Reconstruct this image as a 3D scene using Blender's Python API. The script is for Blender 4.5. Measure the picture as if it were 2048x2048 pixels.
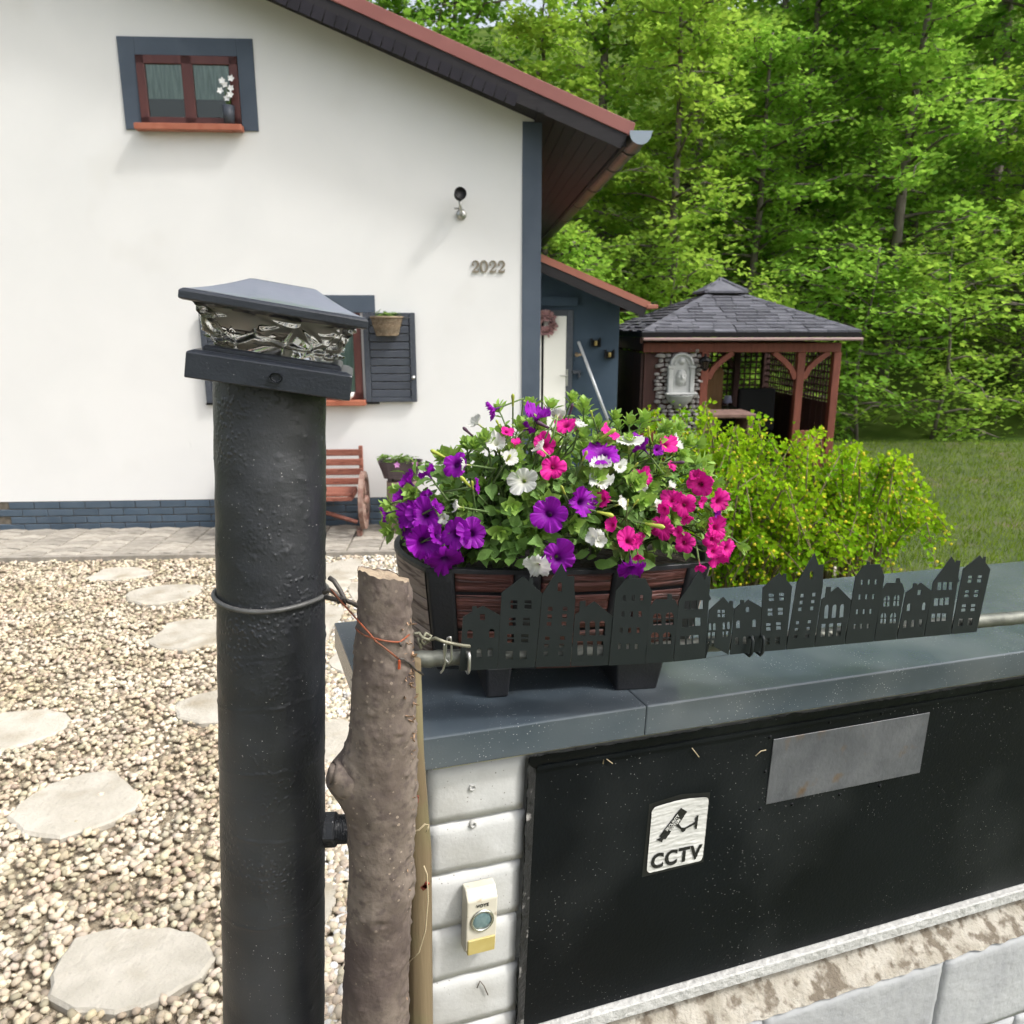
import bpy, bmesh, math, random
import numpy as np
from mathutils import Vector, Matrix, noise
random.seed(7); rng = np.random.default_rng(7)
R = math.radians
for o in list(bpy.data.objects): bpy.data.objects.remove(o)
scene = bpy.context.scene
col = scene.collection

# ------------------------------------------------------------------ camera
F, PITCH, CAMH = 1547.0, R(13.6), 2.05          # focal length in pixels of a 2048 px wide frame
cam_d = bpy.data.cameras.new('camera'); cam = bpy.data.objects.new('camera', cam_d); col.objects.link(cam)
cam.location = (0, 0, CAMH); cam.rotation_euler = (R(90) - PITCH, 0, 0)
cam_d.sensor_width = 36; cam_d.lens = 36 * F / 2048; cam_d.clip_start = .02; cam_d.clip_end = 500
cam_d.dof.use_dof = True; cam_d.dof.focus_distance = .98; cam_d.dof.aperture_fstop = 13
scene.camera = cam
# ------------------------------------------------------------------ sky, sun, exposure
SUN = Vector((1.25, -.47, 1.6)).normalized()
world = bpy.data.worlds.new('World'); scene.world = world; world.use_nodes = True
wn = world.node_tree.nodes; wl = world.node_tree.links; wn.clear()
sky = wn.new('ShaderNodeTexSky'); sky.sky_type = 'NISHITA'; sky.sun_disc = False
sky.sun_elevation = math.asin(SUN.z); sky.sun_rotation = math.atan2(SUN.x, SUN.y)
sky.air_density = 1.3; sky.dust_density = 5.0; sky.ozone_density = .6
hsv = wn.new('ShaderNodeHueSaturation'); hsv.inputs['Saturation'].default_value = .40
bg = wn.new('ShaderNodeBackground'); bg.inputs['Strength'].default_value = .15
wo = wn.new('ShaderNodeOutputWorld')
wl.new(sky.outputs[0], hsv.inputs['Color']); wl.new(hsv.outputs[0], bg.inputs[0]); wl.new(bg.outputs[0], wo.inputs[0])
sun_d = bpy.data.lights.new('sun', 'SUN'); sun = bpy.data.objects.new('sun', sun_d); col.objects.link(sun)
sun_d.energy = 1.2; sun_d.angle = R(6); sun_d.color = (1, .98, .945)
sun.rotation_euler = SUN.to_track_quat('Z', 'Y').to_euler(); sun.location = (6, -4, 12)
vs = scene.view_settings; vs.view_transform = 'Standard'; vs.look = 'None'; vs.exposure = .88; vs.gamma = 1; vs.use_curve_mapping = False
cy = scene.cycles; cy.max_bounces = 7; cy.diffuse_bounces = 4; cy.glossy_bounces = 3; cy.transmission_bounces = 7; cy.transparent_max_bounces = 8; cy.use_denoising = True; cy.use_adaptive_sampling = True; cy.adaptive_threshold = .035; cy.adaptive_min_samples = 16

# ------------------------------------------------------------------ helpers
def tag(o, label=None, cat=None, group=None, kind=None):
    if label: o['label'] = label
    if cat: o['category'] = cat
    if group: o['group'] = group
    if kind: o['kind'] = kind
    return o
def empty(name, M=None, parent=None):
    o = bpy.data.objects.new(name, None); col.objects.link(o); o.empty_display_size = .05
    if parent: o.parent = parent
    if M is not None: o.matrix_local = M
    return o
def thing(name, label, cat, M=None, group=None):
    return tag(empty(name, M), label, cat, group)
def link(name, me, mat=None, parent=None, M=None, kind=None, bevel=0, seg=1, subsurf=0):
    o = bpy.data.objects.new(name, me); col.objects.link(o)
    if mat and not me.materials: me.materials.append(mat)
    if parent: o.parent = parent
    if M is not None: o.matrix_local = M
    if kind: o['kind'] = kind
    if bevel:
        b = o.modifiers.new('bevel', 'BEVEL'); b.width = bevel; b.segments = seg; b.limit_method = 'ANGLE'; b.angle_limit = R(40)
    if subsurf:
        s = o.modifiers.new('sub', 'SUBSURF'); s.levels = s.render_levels = subsurf
    return o
def shade(me, smooth=True):
    me.polygons.foreach_set('use_smooth', [smooth] * len(me.polygons)); me.update()
def mesh(name, v, f, smooth=False):
    me = bpy.data.meshes.new(name)
    me.from_pydata([tuple(map(float, p)) for p in v], [], [tuple(map(int, q)) for q in f]); me.update()
    if smooth: shade(me)
    return me
class MB:
    def __init__(s): s.v = []; s.f = []
    def add(s, vs, fs):
        n = len(s.v); s.v += [tuple(p) for p in vs]; s.f += [tuple(i + n for i in q) for q in fs]; return s
    def box(s, x0, y0, z0, x1, y1, z1, M=None):
        x0, x1 = min(x0, x1), max(x0, x1); y0, y1 = min(y0, y1), max(y0, y1); z0, z1 = min(z0, z1), max(z0, z1)
        vs = [Vector(p) for p in ((x0,y0,z0),(x1,y0,z0),(x1,y1,z0),(x0,y1,z0),(x0,y0,z1),(x1,y0,z1),(x1,y1,z1),(x0,y1,z1))]
        if M is not None: vs = [M @ p for p in vs]
        return s.add(vs, [(0,3,2,1),(4,5,6,7),(0,1,5,4),(1,2,6,5),(2,3,7,6),(3,0,4,7)])
    def prism(s, poly, a, b, ax='y'):
        """polygon in the plane across axis ax (counter-clockwise seen from -ax for y), pushed from a to b"""
        n = len(poly)
        def pt(p, t):
            return (p[0], t, p[1]) if ax == 'y' else (t, p[0], p[1]) if ax == 'x' else (p[0], p[1], t)
        vs = [pt(p, a) for p in poly] + [pt(p, b) for p in poly]
        fs = [tuple(range(n)), tuple(range(2*n-1, n-1, -1))] + [(i, i+n, (i+1) % n + n, (i+1) % n) for i in range(n)]
        return s.add(vs, fs)
    def tube(s, pts, rad, n=10, caps=True, start=0):
        pts = [Vector(p) for p in pts]; k = len(pts)
        rad = [rad]*k if not hasattr(rad, '__len__') else rad
        up = None; vs = []
        for i, p in enumerate(pts):
            t = (pts[min(i+1, k-1)] - pts[max(i-1, 0)])
            t = t.normalized() if t.length > 1e-9 else Vector((0,0,1))
            if up is None:
                up = Vector((0,0,1)) if abs(t.z) < .9 else Vector((0,1,0))
            a = t.cross(up); a = a.normalized() if a.length > 1e-6 else t.orthogonal().normalized()
            up = a.cross(t).normalized()
            for j in range(n):
                w = 2*math.pi*j/n + start
                vs.append(p + (a*math.cos(w) + up*math.sin(w))*rad[i])
        fs = [(i*n+j, i*n+(j+1) % n, (i+1)*n+(j+1) % n, (i+1)*n+j) for i in range(k-1) for j in range(n)]
        if caps: fs += [tuple(range(n-1, -1, -1)), tuple((k-1)*n+j for j in range(n))]
        return s.add(vs, fs)
    def lathe(s, prof, n=24, M=None, a0=0, a1=2*math.pi):
        full = abs(a1-a0-2*math.pi) < 1e-6; m = n if full else n+1; vs = []
        for r, z in prof:
            for j in range(m):
                w = a0+(a1-a0)*j/n; p = Vector((r*math.cos(w), r*math.sin(w), z)); vs.append(M @ p if M is not None else p)
        fs = []
        for i in range(len(prof)-1):
            for j in range(n):
                k = (j+1) % m; fs.append((i*m+j, i*m+k, (i+1)*m+k, (i+1)*m+j))
        return s.add(vs, fs)
    def grid(s, fn, nu, nv):
        vs = [fn(i/nu, j/nv) for j in range(nv+1) for i in range(nu+1)]
        return s.add(vs, [(j*(nu+1)+i, j*(nu+1)+i+1, (j+1)*(nu+1)+i+1, (j+1)*(nu+1)+i) for j in range(nv) for i in range(nu)])
    def mesh(s, name, smooth=False): return mesh(name, s.v, s.f, smooth)
    def build(s, name, mat, parent=None, smooth=False, **k): return link(name, s.mesh(name, smooth), mat, parent, **k)
def cloud(name, tv, tf, mats, pos, smooth=False):
    """one mesh from a template repeated with a 3x3 matrix and a position each"""
    tv = np.asarray(tv, float); tf = np.asarray(tf, int); n = len(pos); k = len(tv)
    v = np.einsum('nij,kj->nki', mats, tv) + np.asarray(pos)[:, None, :]
    f = tf[None] + (np.arange(n)*k)[:, None, None]
    me = bpy.data.meshes.new(name); me.from_pydata(v.reshape(-1, 3), [], f.reshape(-1, tf.shape[1]).tolist()); me.update()
    if smooth: shade(me)
    return me
def rot_from(zdir, spin):
    """n x 3 normals, n spins -> n 3x3 matrices whose third column is the normal"""
    z = np.asarray(zdir, float); z = z/np.linalg.norm(z, axis=1, keepdims=True)
    h = np.where(np.abs(z[:, 2:3]) < .95, np.array([[0, 0, 1.]]), np.array([[0, 1., 0]]))
    x = np.cross(h, z); x /= np.linalg.norm(x, axis=1, keepdims=True); y = np.cross(z, x)
    c, s_ = np.cos(spin)[:, None], np.sin(spin)[:, None]
    return np.stack([x*c+y*s_, -x*s_+y*c, z], axis=2)
def curve_mesh(name, loops, depth):
    """flat plate with holes: outer loop and hole loops in the x-y plane, thickness 2*depth"""
    cu = bpy.data.curves.new(name, 'CURVE'); cu.dimensions = '2D'; cu.fill_mode = 'BOTH'; cu.extrude = depth
    for lp in loops:
        sp = cu.splines.new('POLY'); sp.points.add(len(lp)-1)
        for p, q in zip(sp.points, lp): p.co = (q[0], q[1], 0, 1)
        sp.use_cyclic_u = True
    o = bpy.data.objects.new(name, cu); col.objects.link(o)
    me = bpy.data.meshes.new_from_object(o.evaluated_get(bpy.context.evaluated_depsgraph_get()))
    bpy.data.objects.remove(o); me.name = name; me.materials.clear(); return me
def text_mesh(body, size, depth=.0, spacing=1.0, offset=0):
    cu = bpy.data.curves.new('lettering', 'FONT'); cu.body = body; cu.size = size; cu.extrude = depth; cu.align_x = 'CENTER'; cu.align_y = 'CENTER'
    cu.space_character = spacing; cu.offset = offset
    o = bpy.data.objects.new('lettering', cu); col.objects.link(o)
    me = bpy.data.meshes.new_from_object(o.evaluated_get(bpy.context.evaluated_depsgraph_get()))
    bpy.data.objects.remove(o); me.materials.clear(); return me
def n3(p, s=1.0, seed=0): return noise.noise(Vector((p[0]*s+seed, p[1]*s+seed*1.7, p[2]*s-seed)))

# picture measurements -> places on known planes of the site
CP, SP = math.cos(PITCH), math.sin(PITCH); CAM = Vector((0, 0, CAMH))
def ray(x, y):
    u, v = (x-1024)/F, (y-1024)/F
    return Vector((u, CP - v*SP, -SP - v*CP))
def atz(x, y, z=0.0): d = ray(x, y); return CAM + d*((z-CAMH)/d.z)
def atp(x, y, P, n): d = ray(x, y); return CAM + d*((Vector(P)-CAM).dot(n)/d.dot(n))
def aty(x, y, Y): d = ray(x, y); return CAM + d*(Y/d.y)

# ------------------------------------------------------------------ materials
def mat(name, c1, c2=None, nscale=4.0, rough=.6, metal=0, bump=0, bscale=60, bdist=.003, rnd=0, island=0, spec=.5, transl=0, lo=.35, hi=.65,
        stretch=None, coat=0, specks=None, dirt=None, tcol=None, detail=3, emit=None, hue=0, wave=None, simple=False, blister=None):
    m = bpy.data.materials.new(name); m.use_nodes = True; nt = m.node_tree; N = nt.nodes; L = nt.links
    b = N['Principled BSDF']; out = N['Material Output']
    tc = N.new('ShaderNodeTexCoord'); vec = tc.outputs['Object']; oi = None
    if rnd or island: oi = N.new('ShaderNodeObjectInfo')
    if rnd:
        mu = N.new('ShaderNodeMath'); mu.operation = 'MULTIPLY'; mu.inputs[1].default_value = 37.3; L.new(oi.outputs['Random'], mu.inputs[0])
        va = N.new('ShaderNodeVectorMath'); va.operation = 'ADD'; L.new(vec, va.inputs[0]); L.new(mu.outputs[0], va.inputs[1]); vec = va.outputs[0]
    raw = vec
    if stretch:
        mp = N.new('ShaderNodeMapping'); mp.inputs['Scale'].default_value = stretch; L.new(vec, mp.inputs[0]); vec = mp.outputs[0]
    def noise_(scale, v=None, det=detail, dist=0):
        t = N.new('ShaderNodeTexNoise'); t.inputs['Scale'].default_value = scale; t.inputs['Detail'].default_value = det; t.inputs['Distortion'].default_value = dist
        L.new(v or vec, t.inputs[0]); return t.outputs[0]
    def ramp(x, a, bb):
        r = N.new('ShaderNodeMapRange'); r.inputs[1].default_value = a; r.inputs[2].default_value = bb; r.clamp = True; L.new(x, r.inputs[0]); return r.outputs[0]
    def mix(fac, a, bb):
        q = N.new('ShaderNodeMix'); q.data_type = 'RGBA'
        L.new(fac, q.inputs[0]) if not isinstance(fac, float) else setattr(q.inputs[0], 'default_value', fac)
        for s, val in ((6, a), (7, bb)):
            if isinstance(val, tuple): q.inputs[s].default_value = (*val, 1)
            else: L.new(val, q.inputs[s])
        return q.outputs[2]
    c = None
    if c2 is not None: c = mix(ramp(noise_(nscale, dist=.4), lo, hi), tuple(c1), tuple(c2))
    else:
        r = N.new('ShaderNodeRGB'); r.outputs[0].default_value = (*c1, 1); c = r.outputs[0]
    if wave:      # wood grain lines (scale, strength, colour)
        w = N.new('ShaderNodeTexNoise'); w.inputs['Scale'].default_value = wave[0]; w.inputs['Detail'].default_value = 3; L.new(vec, w.inputs[0])
        c = mix(ramp(w.outputs[0], .5, .5+wave[1]), c, tuple(wave[2]))
    if dirt:      # (scale, lo, hi, colour)
        c = mix(ramp(noise_(dirt[0], raw), dirt[1], dirt[2]), c, tuple(dirt[3]))
    if specks:    # (scale, size, colour)
        vo = N.new('ShaderNodeTexVoronoi'); vo.inputs['Scale'].default_value = specks[0]; L.new(raw, vo.inputs[0])
        q1 = N.new('ShaderNodeMath'); q1.operation = 'MULTIPLY'; q2 = N.new('ShaderNodeMath'); q2.operation = 'MULTIPLY'; L.new(vo.outputs['Color'], q2.inputs[0]); q2.inputs[1].default_value = specks[1]*1.3
        q3 = N.new('ShaderNodeMath'); q3.operation = 'LESS_THAN'; L.new(vo.outputs['Distance'], q3.inputs[0]); L.new(q2.outputs[0], q3.inputs[1])
        L.new(q3.outputs[0], q1.inputs[0]); L.new(ramp(noise_(specks[0]*.045, raw, 2), .42, .62), q1.inputs[1])
        c = mix(q1.outputs[0], c, tuple(specks[2]))
    src = None
    if island:
        g = N.new('ShaderNodeNewGeometry'); src = g.outputs['Random Per Island']; amt = island
    elif rnd: src = oi.outputs['Random']; amt = rnd
    if src is not None:
        h = N.new('ShaderNodeHueSaturation'); r1 = N.new('ShaderNodeMapRange'); L.new(src, r1.inputs[0]); r1.inputs[3].default_value = 1-amt; r1.inputs[4].default_value = 1+amt
        L.new(r1.outputs[0], h.inputs['Value']); L.new(c, h.inputs['Color'])
        if hue:
            fr = N.new('ShaderNodeMath'); fr.operation = 'MULTIPLY'; fr.inputs[1].default_value = 17.77; L.new(src, fr.inputs[0])
            fm = N.new('ShaderNodeMath'); fm.operation = 'FRACT'; L.new(fr.outputs[0], fm.inputs[0])
            r2 = N.new('ShaderNodeMapRange'); L.new(fm.outputs[0], r2.inputs[0]); r2.inputs[3].default_value = .5-hue; r2.inputs[4].default_value = .5+hue; L.new(r2.outputs[0], h.inputs['Hue'])
        c = h.outputs[0]
    L.new(c, b.inputs['Base Color']); b.inputs['Roughness'].default_value = rough; b.inputs['Metallic'].default_value = metal
    b.inputs['Specular IOR Level'].default_value = spec; b.inputs['Coat Weight'].default_value = coat
    nrm_in = None
    if blister:   # paint blisters: (cells per metre, patch scale, depth)
        vb = N.new('ShaderNodeTexVoronoi'); vb.feature = 'SMOOTH_F1'; vb.inputs['Scale'].default_value = blister[0]; L.new(raw, vb.inputs[0])
        mk_ = N.new('ShaderNodeMath'); mk_.operation = 'MULTIPLY'; L.new(ramp(vb.outputs['Distance'], .42, .05), mk_.inputs[0]); L.new(ramp(noise_(blister[1], raw, 3), .53, .68), mk_.inputs[1])
        b2 = N.new('ShaderNodeBump'); b2.inputs['Strength'].default_value = 1; b2.inputs['Distance'].default_value = blister[2]; L.new(mk_.outputs[0], b2.inputs['Height']); nrm_in = b2.outputs[0]
    if bump:
        bp = N.new('ShaderNodeBump'); bp.inputs['Strength'].default_value = bump; bp.inputs['Distance'].default_value = bdist
        L.new(noise_(bscale, det=4), bp.inputs['Height']); L.new(bp.outputs[0], b.inputs['Normal'])
        if nrm_in: L.new(nrm_in, bp.inputs['Normal'])
    if transl:
        tb = N.new('ShaderNodeBsdfTranslucent'); ms = N.new('ShaderNodeMixShader'); ms.inputs[0].default_value = transl
        if tcol: 
            L.new(mix(.55, c, tuple(tcol)), tb.inputs[0])
        else: L.new(c, tb.inputs[0])
        sh1 = b.outputs[0]
        if simple: df = N.new('ShaderNodeBsdfDiffuse'); L.new(c, df.inputs[0]); sh1 = df.outputs[0]
        L.new(sh1, ms.inputs[1]); L.new(tb.outputs[0], ms.inputs[2]); L.new(ms.outputs[0], out.inputs[0])
    elif simple: df = N.new('ShaderNodeBsdfDiffuse'); L.new(c, df.inputs[0]); L.new(df.outputs[0], out.inputs[0])
    if emit: b.inputs['Emission Color'].default_value = (*emit[:3], 1); b.inputs['Emission Strength'].default_value = emit[3]
    return m
def glass(name, tint=(.9, .95, .93), rough=.02, ior=1.45):
    m = bpy.data.materials.new(name); m.use_nodes = True; b = m.node_tree.nodes['Principled BSDF']
    b.inputs['Base Color'].default_value = (*tint, 1); b.inputs['Transmission Weight'].default_value = 1; b.inputs['Roughness'].default_value = rough; b.inputs['IOR'].default_value = ior
    return m
def window_glass(name):
    m = bpy.data.materials.new(name); m.use_nodes = True; nt = m.node_tree; N = nt.nodes; L = nt.links; N.remove(N['Principled BSDF'])
    t = N.new('ShaderNodeBsdfTransparent'); g = N.new('ShaderNodeBsdfGlossy'); g.inputs['Roughness'].default_value = .02; fr = N.new('ShaderNodeFresnel'); fr.inputs[0].default_value = 1.6
    t.inputs[0].default_value = (.82, .88, .86, 1)
    x = N.new('ShaderNodeMixShader'); L.new(fr.outputs[0], x.inputs[0]); L.new(t.outputs[0], x.inputs[1]); L.new(g.outputs[0], x.inputs[2]); L.new(x.outputs[0], N['Material Output'].inputs[0]); return m

m_plaster = mat('plaster', (.73, .73, .718), (.76, .758, .745), 1.3, .9, bump=.35, bscale=190, bdist=.004, dirt=(.9, .6, .85, (.655, .645, .61)))
m_blue = mat('blue_grey_paint', (.055, .075, .105), (.07, .092, .125), 3, .65, bump=.25, bscale=150, bdist=.003)
m_porchblue = mat('porch_blue_render', (.024, .046, .074), (.034, .058, .088), 2.5, .8, bump=.35, bscale=160, bdist=.004)
m_plinth = mat('plinth_paint', (.055, .085, .12), (.075, .105, .14), 6, .6, bump=.3, bscale=120, rnd=.12)
m_shutter = mat('shutter_paint', (.042, .050, .066), (.055, .064, .082), 9, .55, bump=.2, bscale=90, stretch=(1, 1, 6), rnd=.07)
m_red = mat('red_sheet_metal', (.23, .078, .066), (.27, .098, .085), 2, .5, bump=.1, bscale=20)
m_redporch = mat('porch_red_metal', (.29, .10, .07), (.33, .125, .085), 2, .5)
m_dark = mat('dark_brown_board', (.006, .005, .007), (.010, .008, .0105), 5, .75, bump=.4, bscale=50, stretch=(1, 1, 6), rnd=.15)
m_slate = mat('slate_tile', (.012, .011, .016), (.018, .016, .023), 8, .75, bump=.3, bscale=60, rnd=.15, spec=.3)
m_gutter = mat('gutter_metal', (.075, .072, .068), (.105, .10, .092), 5, .4, .3, bump=.1)
m_guttercap = mat('gutter_cap', (.25, .30, .36), None, rough=.45)
m_brown = mat('brown_window_frame', (.075, .020, .018), (.10, .03, .025), 12, .45, stretch=(1, 1, .2))
m_sill = mat('terracotta_sill', (.32, .095, .05), (.38, .13, .075), 8, .5)
m_white = mat('white_lacquer', (.78, .77, .73), None, rough=.35)
m_whiteb = mat('white_ceramic', (.8, .8, .78), None, rough=.25)
m_black = mat('black_paint', (.006, .006, .007), None, rough=.55, spec=.2)
m_curtain = mat('lace_curtain', (.30, .38, .36), (.55, .62, .6), 14, .9, stretch=(3, 1, .25))
m_darkroom = mat('dark_interior', (.012, .011, .012), None, rough=.9)
m_wglass = window_glass('window_glass')
m_steel = mat('brushed_steel', (.42, .42, .40), (.55, .55, .53), 20, .35, .9)
m_galv = mat('weathered_galvanised', (.10, .105, .09), (.17, .175, .15), 40, .5, .55, bump=.6, bscale=90, bdist=.002)
m_bronze = mat('brass_numbers', (.22, .19, .14), (.30, .26, .2), 30, .4, .5)
m_bench = mat('bench_wood', (.23, .075, .05), (.31, .12, .08), 9, .55, bump=.3, bscale=40, stretch=(.5, 6, 6), rnd=.12, wave=(26, .12, (.14, .04, .025)))
m_wheel = mat('worn_wheel_wood', (.17, .075, .055), (.30, .21, .17), 14, .65, bump=.4, bscale=60)
m_bark_old = mat('old_log_bark', (.19, .135, .10), (.28, .21, .16), 12, .9, bump=.9, bscale=35, bdist=.012, stretch=(1, 1, .25))
m_wicker = mat('wicker', (.17, .12, .07), (.33, .26, .18), 45, .8, bump=1, bscale=90, bdist=.006, rnd=.35, stretch=(1, 1, .4))
m_barrel = mat('barrel_plastic_grey', (.055, .04, .045), (.085, .062, .065), 9, .6, bump=.4, bscale=50, stretch=(.4, .4, 4))
m_soil = mat('potting_soil', (.018, .012, .008), (.04, .027, .018), 30, .95, bump=1, bscale=70, bdist=.008)
m_leafpot = mat('pot_leaves', (.10, .19, .025), (.16, .27, .04), 10, .5, island=.3, transl=.3)
m_pinkdim = mat('small_pink_flower', (.45, .16, .42), (.55, .25, .5), 30, .6, transl=.2)
m_paver = mat('concrete_paver', (.27, .245, .205), (.36, .33, .285), 14, .9, bump=.6, bscale=120, rnd=.2)
m_flag = mat('flagstone', (.40, .37, .31), (.50, .465, .40), 6, .85, bump=.8, bscale=45, bdist=.008, rnd=.06, dirt=(5, .5, .75, (.32, .28, .21)))
m_joint = mat('sandy_joint', (.10, .085, .065), (.16, .14, .11), 20, .95, bump=.6, bscale=150)
m_pebble = mat('river_pebbles', (.42, .35, .25), (.54, .475, .375), 3, .7, island=.35, hue=.025, simple=True)
m_pebblew = mat('pale_pebbles', (.54, .525, .49), (.64, .62, .585), 3, .7, island=.2, simple=True)
m_pebbleg = mat('grey_pebbles', (.29, .26, .23), (.42, .35, .27), 3, .7, island=.3, simple=True)
m_gravelbed = mat('gravel_bed', (.26, .21, .145), (.40, .34, .25), 60, .95, bump=1, bscale=90, bdist=.02)
m_ground = mat('lawn_earth', (.055, .085, .022), (.10, .13, .035), 2.5, .95, bump=1, bscale=60, bdist=.03, dirt=(1.2, .55, .75, (.16, .13, .08)))
m_hill = mat('forest_floor', (.05, .085, .02), (.09, .13, .03), .8, .95, simple=True)
m_grass = mat('grass_blades', (.13, .21, .02), (.20, .28, .03), 4, .6, island=.35, transl=.35, simple=True)
m_trunk = mat('forest_bark', (.11, .092, .074), (.18, .155, .128), 6, .95, bump=.8, bscale=14, bdist=.04, stretch=(1, 1, .3))
# ================================================================== THE SETTING
def terrain(x, y):
    d = max(0.0, y - 15.5 + .12*x)
    return -.03 + .46*d*min(1, d/4) + (.5*n3((x, y, 0), .12) if d > 0 else 0)
gx = np.linspace(-60, 60, 81); gy = np.concatenate([np.linspace(-25, 14, 27), np.linspace(15, 75, 61)])
tv = [(x, y, terrain(x, y)) for y in gy for x in gx]; nx = len(gx)
tf = [(j*nx+i, j*nx+i+1, (j+1)*nx+i+1, (j+1)*nx+i) for j in range(len(gy)-1) for i in range(nx-1)]
tm = mesh('ground', tv, tf, True); tm.materials.append(m_ground); tm.materials.append(m_hill)
for p in tm.polygons: p.material_index = 1 if p.center.y > 14.2 else 0
tag(link('ground', tm), 'lawn and earth of the garden rising into the wooded slope', None, None, 'structure')

# gravel yard with stepping stones, and the paved strip along the house
gb = MB().add([(-6, -1.5, -.012), (.75, -1.5, -.012), (.75, 5.0, -.012), (.1, 6.95, -.012), (-7, 6.5, -.012)], [(0, 1, 2, 3, 4)]).build('gravel_bed', m_gravelbed)
tag(gb, 'pale gravel yard between the gate post and the paving', kind='structure')
def inside(p, poly):
    c = False; j = len(poly)-1
    for i in range(len(poly)):
        if (poly[i][1] > p[1]) != (poly[j][1] > p[1]) and p[0] < (poly[j][0]-poly[i][0])*(p[1]-poly[i][1])/(poly[j][1]-poly[i][1])+poly[i][0]: c = not c
        j = i
    return c
path = tag(empty('stepping_stone_path'), 'irregular pale stepping stones laid across the gravel', kind='structure')
flags = []
def flagstone(px_poly=None, pts=None):
    q = [(atz(x, y).x, atz(x, y).y) for x, y in px_poly] if px_poly else pts
    cx = sum(p[0] for p in q)/len(q); cyy = sum(p[1] for p in q)/len(q); s = []
    for i in range(len(q)):        # round the outline
        a, b = q[i], q[(i+1) % len(q)]
        for t in (.25, .5, .75):
            m = (a[0]*(1-t)+b[0]*t, a[1]*(1-t)+b[1]*t); k = 1+.05*math.sin(7*t+i*2.1); s.append((cx+(m[0]-cx)*k, cyy+(m[1]-cyy)*k))
    flags.append(s); mb = MB(); n = len(s)
    vs = [(x, y, -.01) for x, y in s] + [(x, y, .014) for x, y in s] + [(cx+(x-cx)*.95, cyy+(y-cyy)*.95, .023+.003*math.sin(9*x+7*y)) for x, y in s] + [(cx, cyy, .024)]
    fs = [(i, (i+1) % n, (i+1) % n+n, i+n) for i in range(n)] + [(i+n, (i+1) % n+n, (i+1) % n+2*n, i+2*n) for i in range(n)] + [(i+2*n, (i+1) % n+2*n, 3*n) for i in range(n)]
    mb.add(vs, fs).build('flagstone', m_flag, path, smooth=False)
flagstone([(640, 1135), (662, 1128), (700, 1122), (722, 1122), (726, 1134), (716, 1146), (714, 1158), (690, 1166), (655, 1166), (636, 1155)])
flagstone([(694, 1170), (730, 1164), (760, 1168), (762, 1200), (735, 1222), (712, 1212), (700, 1196)])
flagstone([(636, 1208), (672, 1214), (690, 1222), (684, 1240), (662, 1262), (656, 1290), (640, 1312), (626, 1290), (620, 1240)])
flagstone([(656, 1332), (668, 1312), (690, 1296), (720, 1300), (738, 1330), (726, 1350), (690, 1352), (664, 1346)])
flagstone([(640, 1446), (660, 1440), (694, 1446), (712, 1456), (716, 1490), (700, 1516), (664, 1528), (636, 1532)])
flagstone([(590, 1760), (640, 1764), (670, 1778), (674, 1800), (660, 1846), (646, 1864), (600, 1872)])
for c in ((-1.55, 3.9, .3), (-2.15, 4.9, .33), (-1.9, 3.0, .28), (-1.25, 2.1, .27), (-2.7, 5.7, .3), (-3.3, 6.2, .26), (-1.5, 5.9, .24), (-2.6, 3.6, .3), (-.95, 1.35, .2)):
    flagstone(pts=[(c[0]+c[2]*(1+.22*math.sin(3*a+c[0]*5))*math.cos(a), c[1]+c[2]*.8*(1+.2*math.cos(2*a+c[1]*3))*math.sin(a)) for a in np.linspace(0, 2*math.pi, 9)[:-1]])

HA = R(3.31); EX = Vector((math.cos(HA), math.sin(HA), 0)); EY = Vector((-math.sin(HA), math.cos(HA), 0)); HO = Vector((.27, 7.94, 0))
HM = Matrix.Translation(HO) @ Matrix.Rotation(HA, 4, 'Z')
def hp(x, y, yh=0.0):
    q = atp(x, y, HO+EY*yh, EY) - HO; return q.dot(EX), q.z
patio = tag(empty('patio', HM), 'strip of interlocking grey pavers along the house wall', kind='structure')
MB().box(-9.4, -1.06, -.03, .1, -.004, .012).build('joint_bed', m_joint, patio)
MB().box(-9.4, -1.12, -.03, .1, -1.065, .05).build('edging_kerb', m_paver, patio)
W_, H_, K_ = .30, .118, .05
pz = mesh('paver', [(x, y, z) for z in (0, .03) for x, y in ((.006, .006), (W_/2, .006+K_), (W_-.006, .006), (W_-.006, H_-.006), (W_/2, H_-.006+K_), (.006, H_-.006))],
          [(11, 10, 9, 8, 7, 6)[::-1]] + [(i, (i+1) % 6, (i+1) % 6+6, i+6) for i in range(6)])
for i in range(31):
    for j in range(8):
        if j*H_+H_+K_ > 1.06: continue
        link('paver', pz, m_paver, patio, Matrix.Translation((-9.35+i*W_+(.0 if j % 2 else 0), -1.055+j*H_, .012+random.uniform(-.002, .003))) @ Matrix.Rotation(random.uniform(-.01, .01), 4, 'Z'), bevel=.004)

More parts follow.
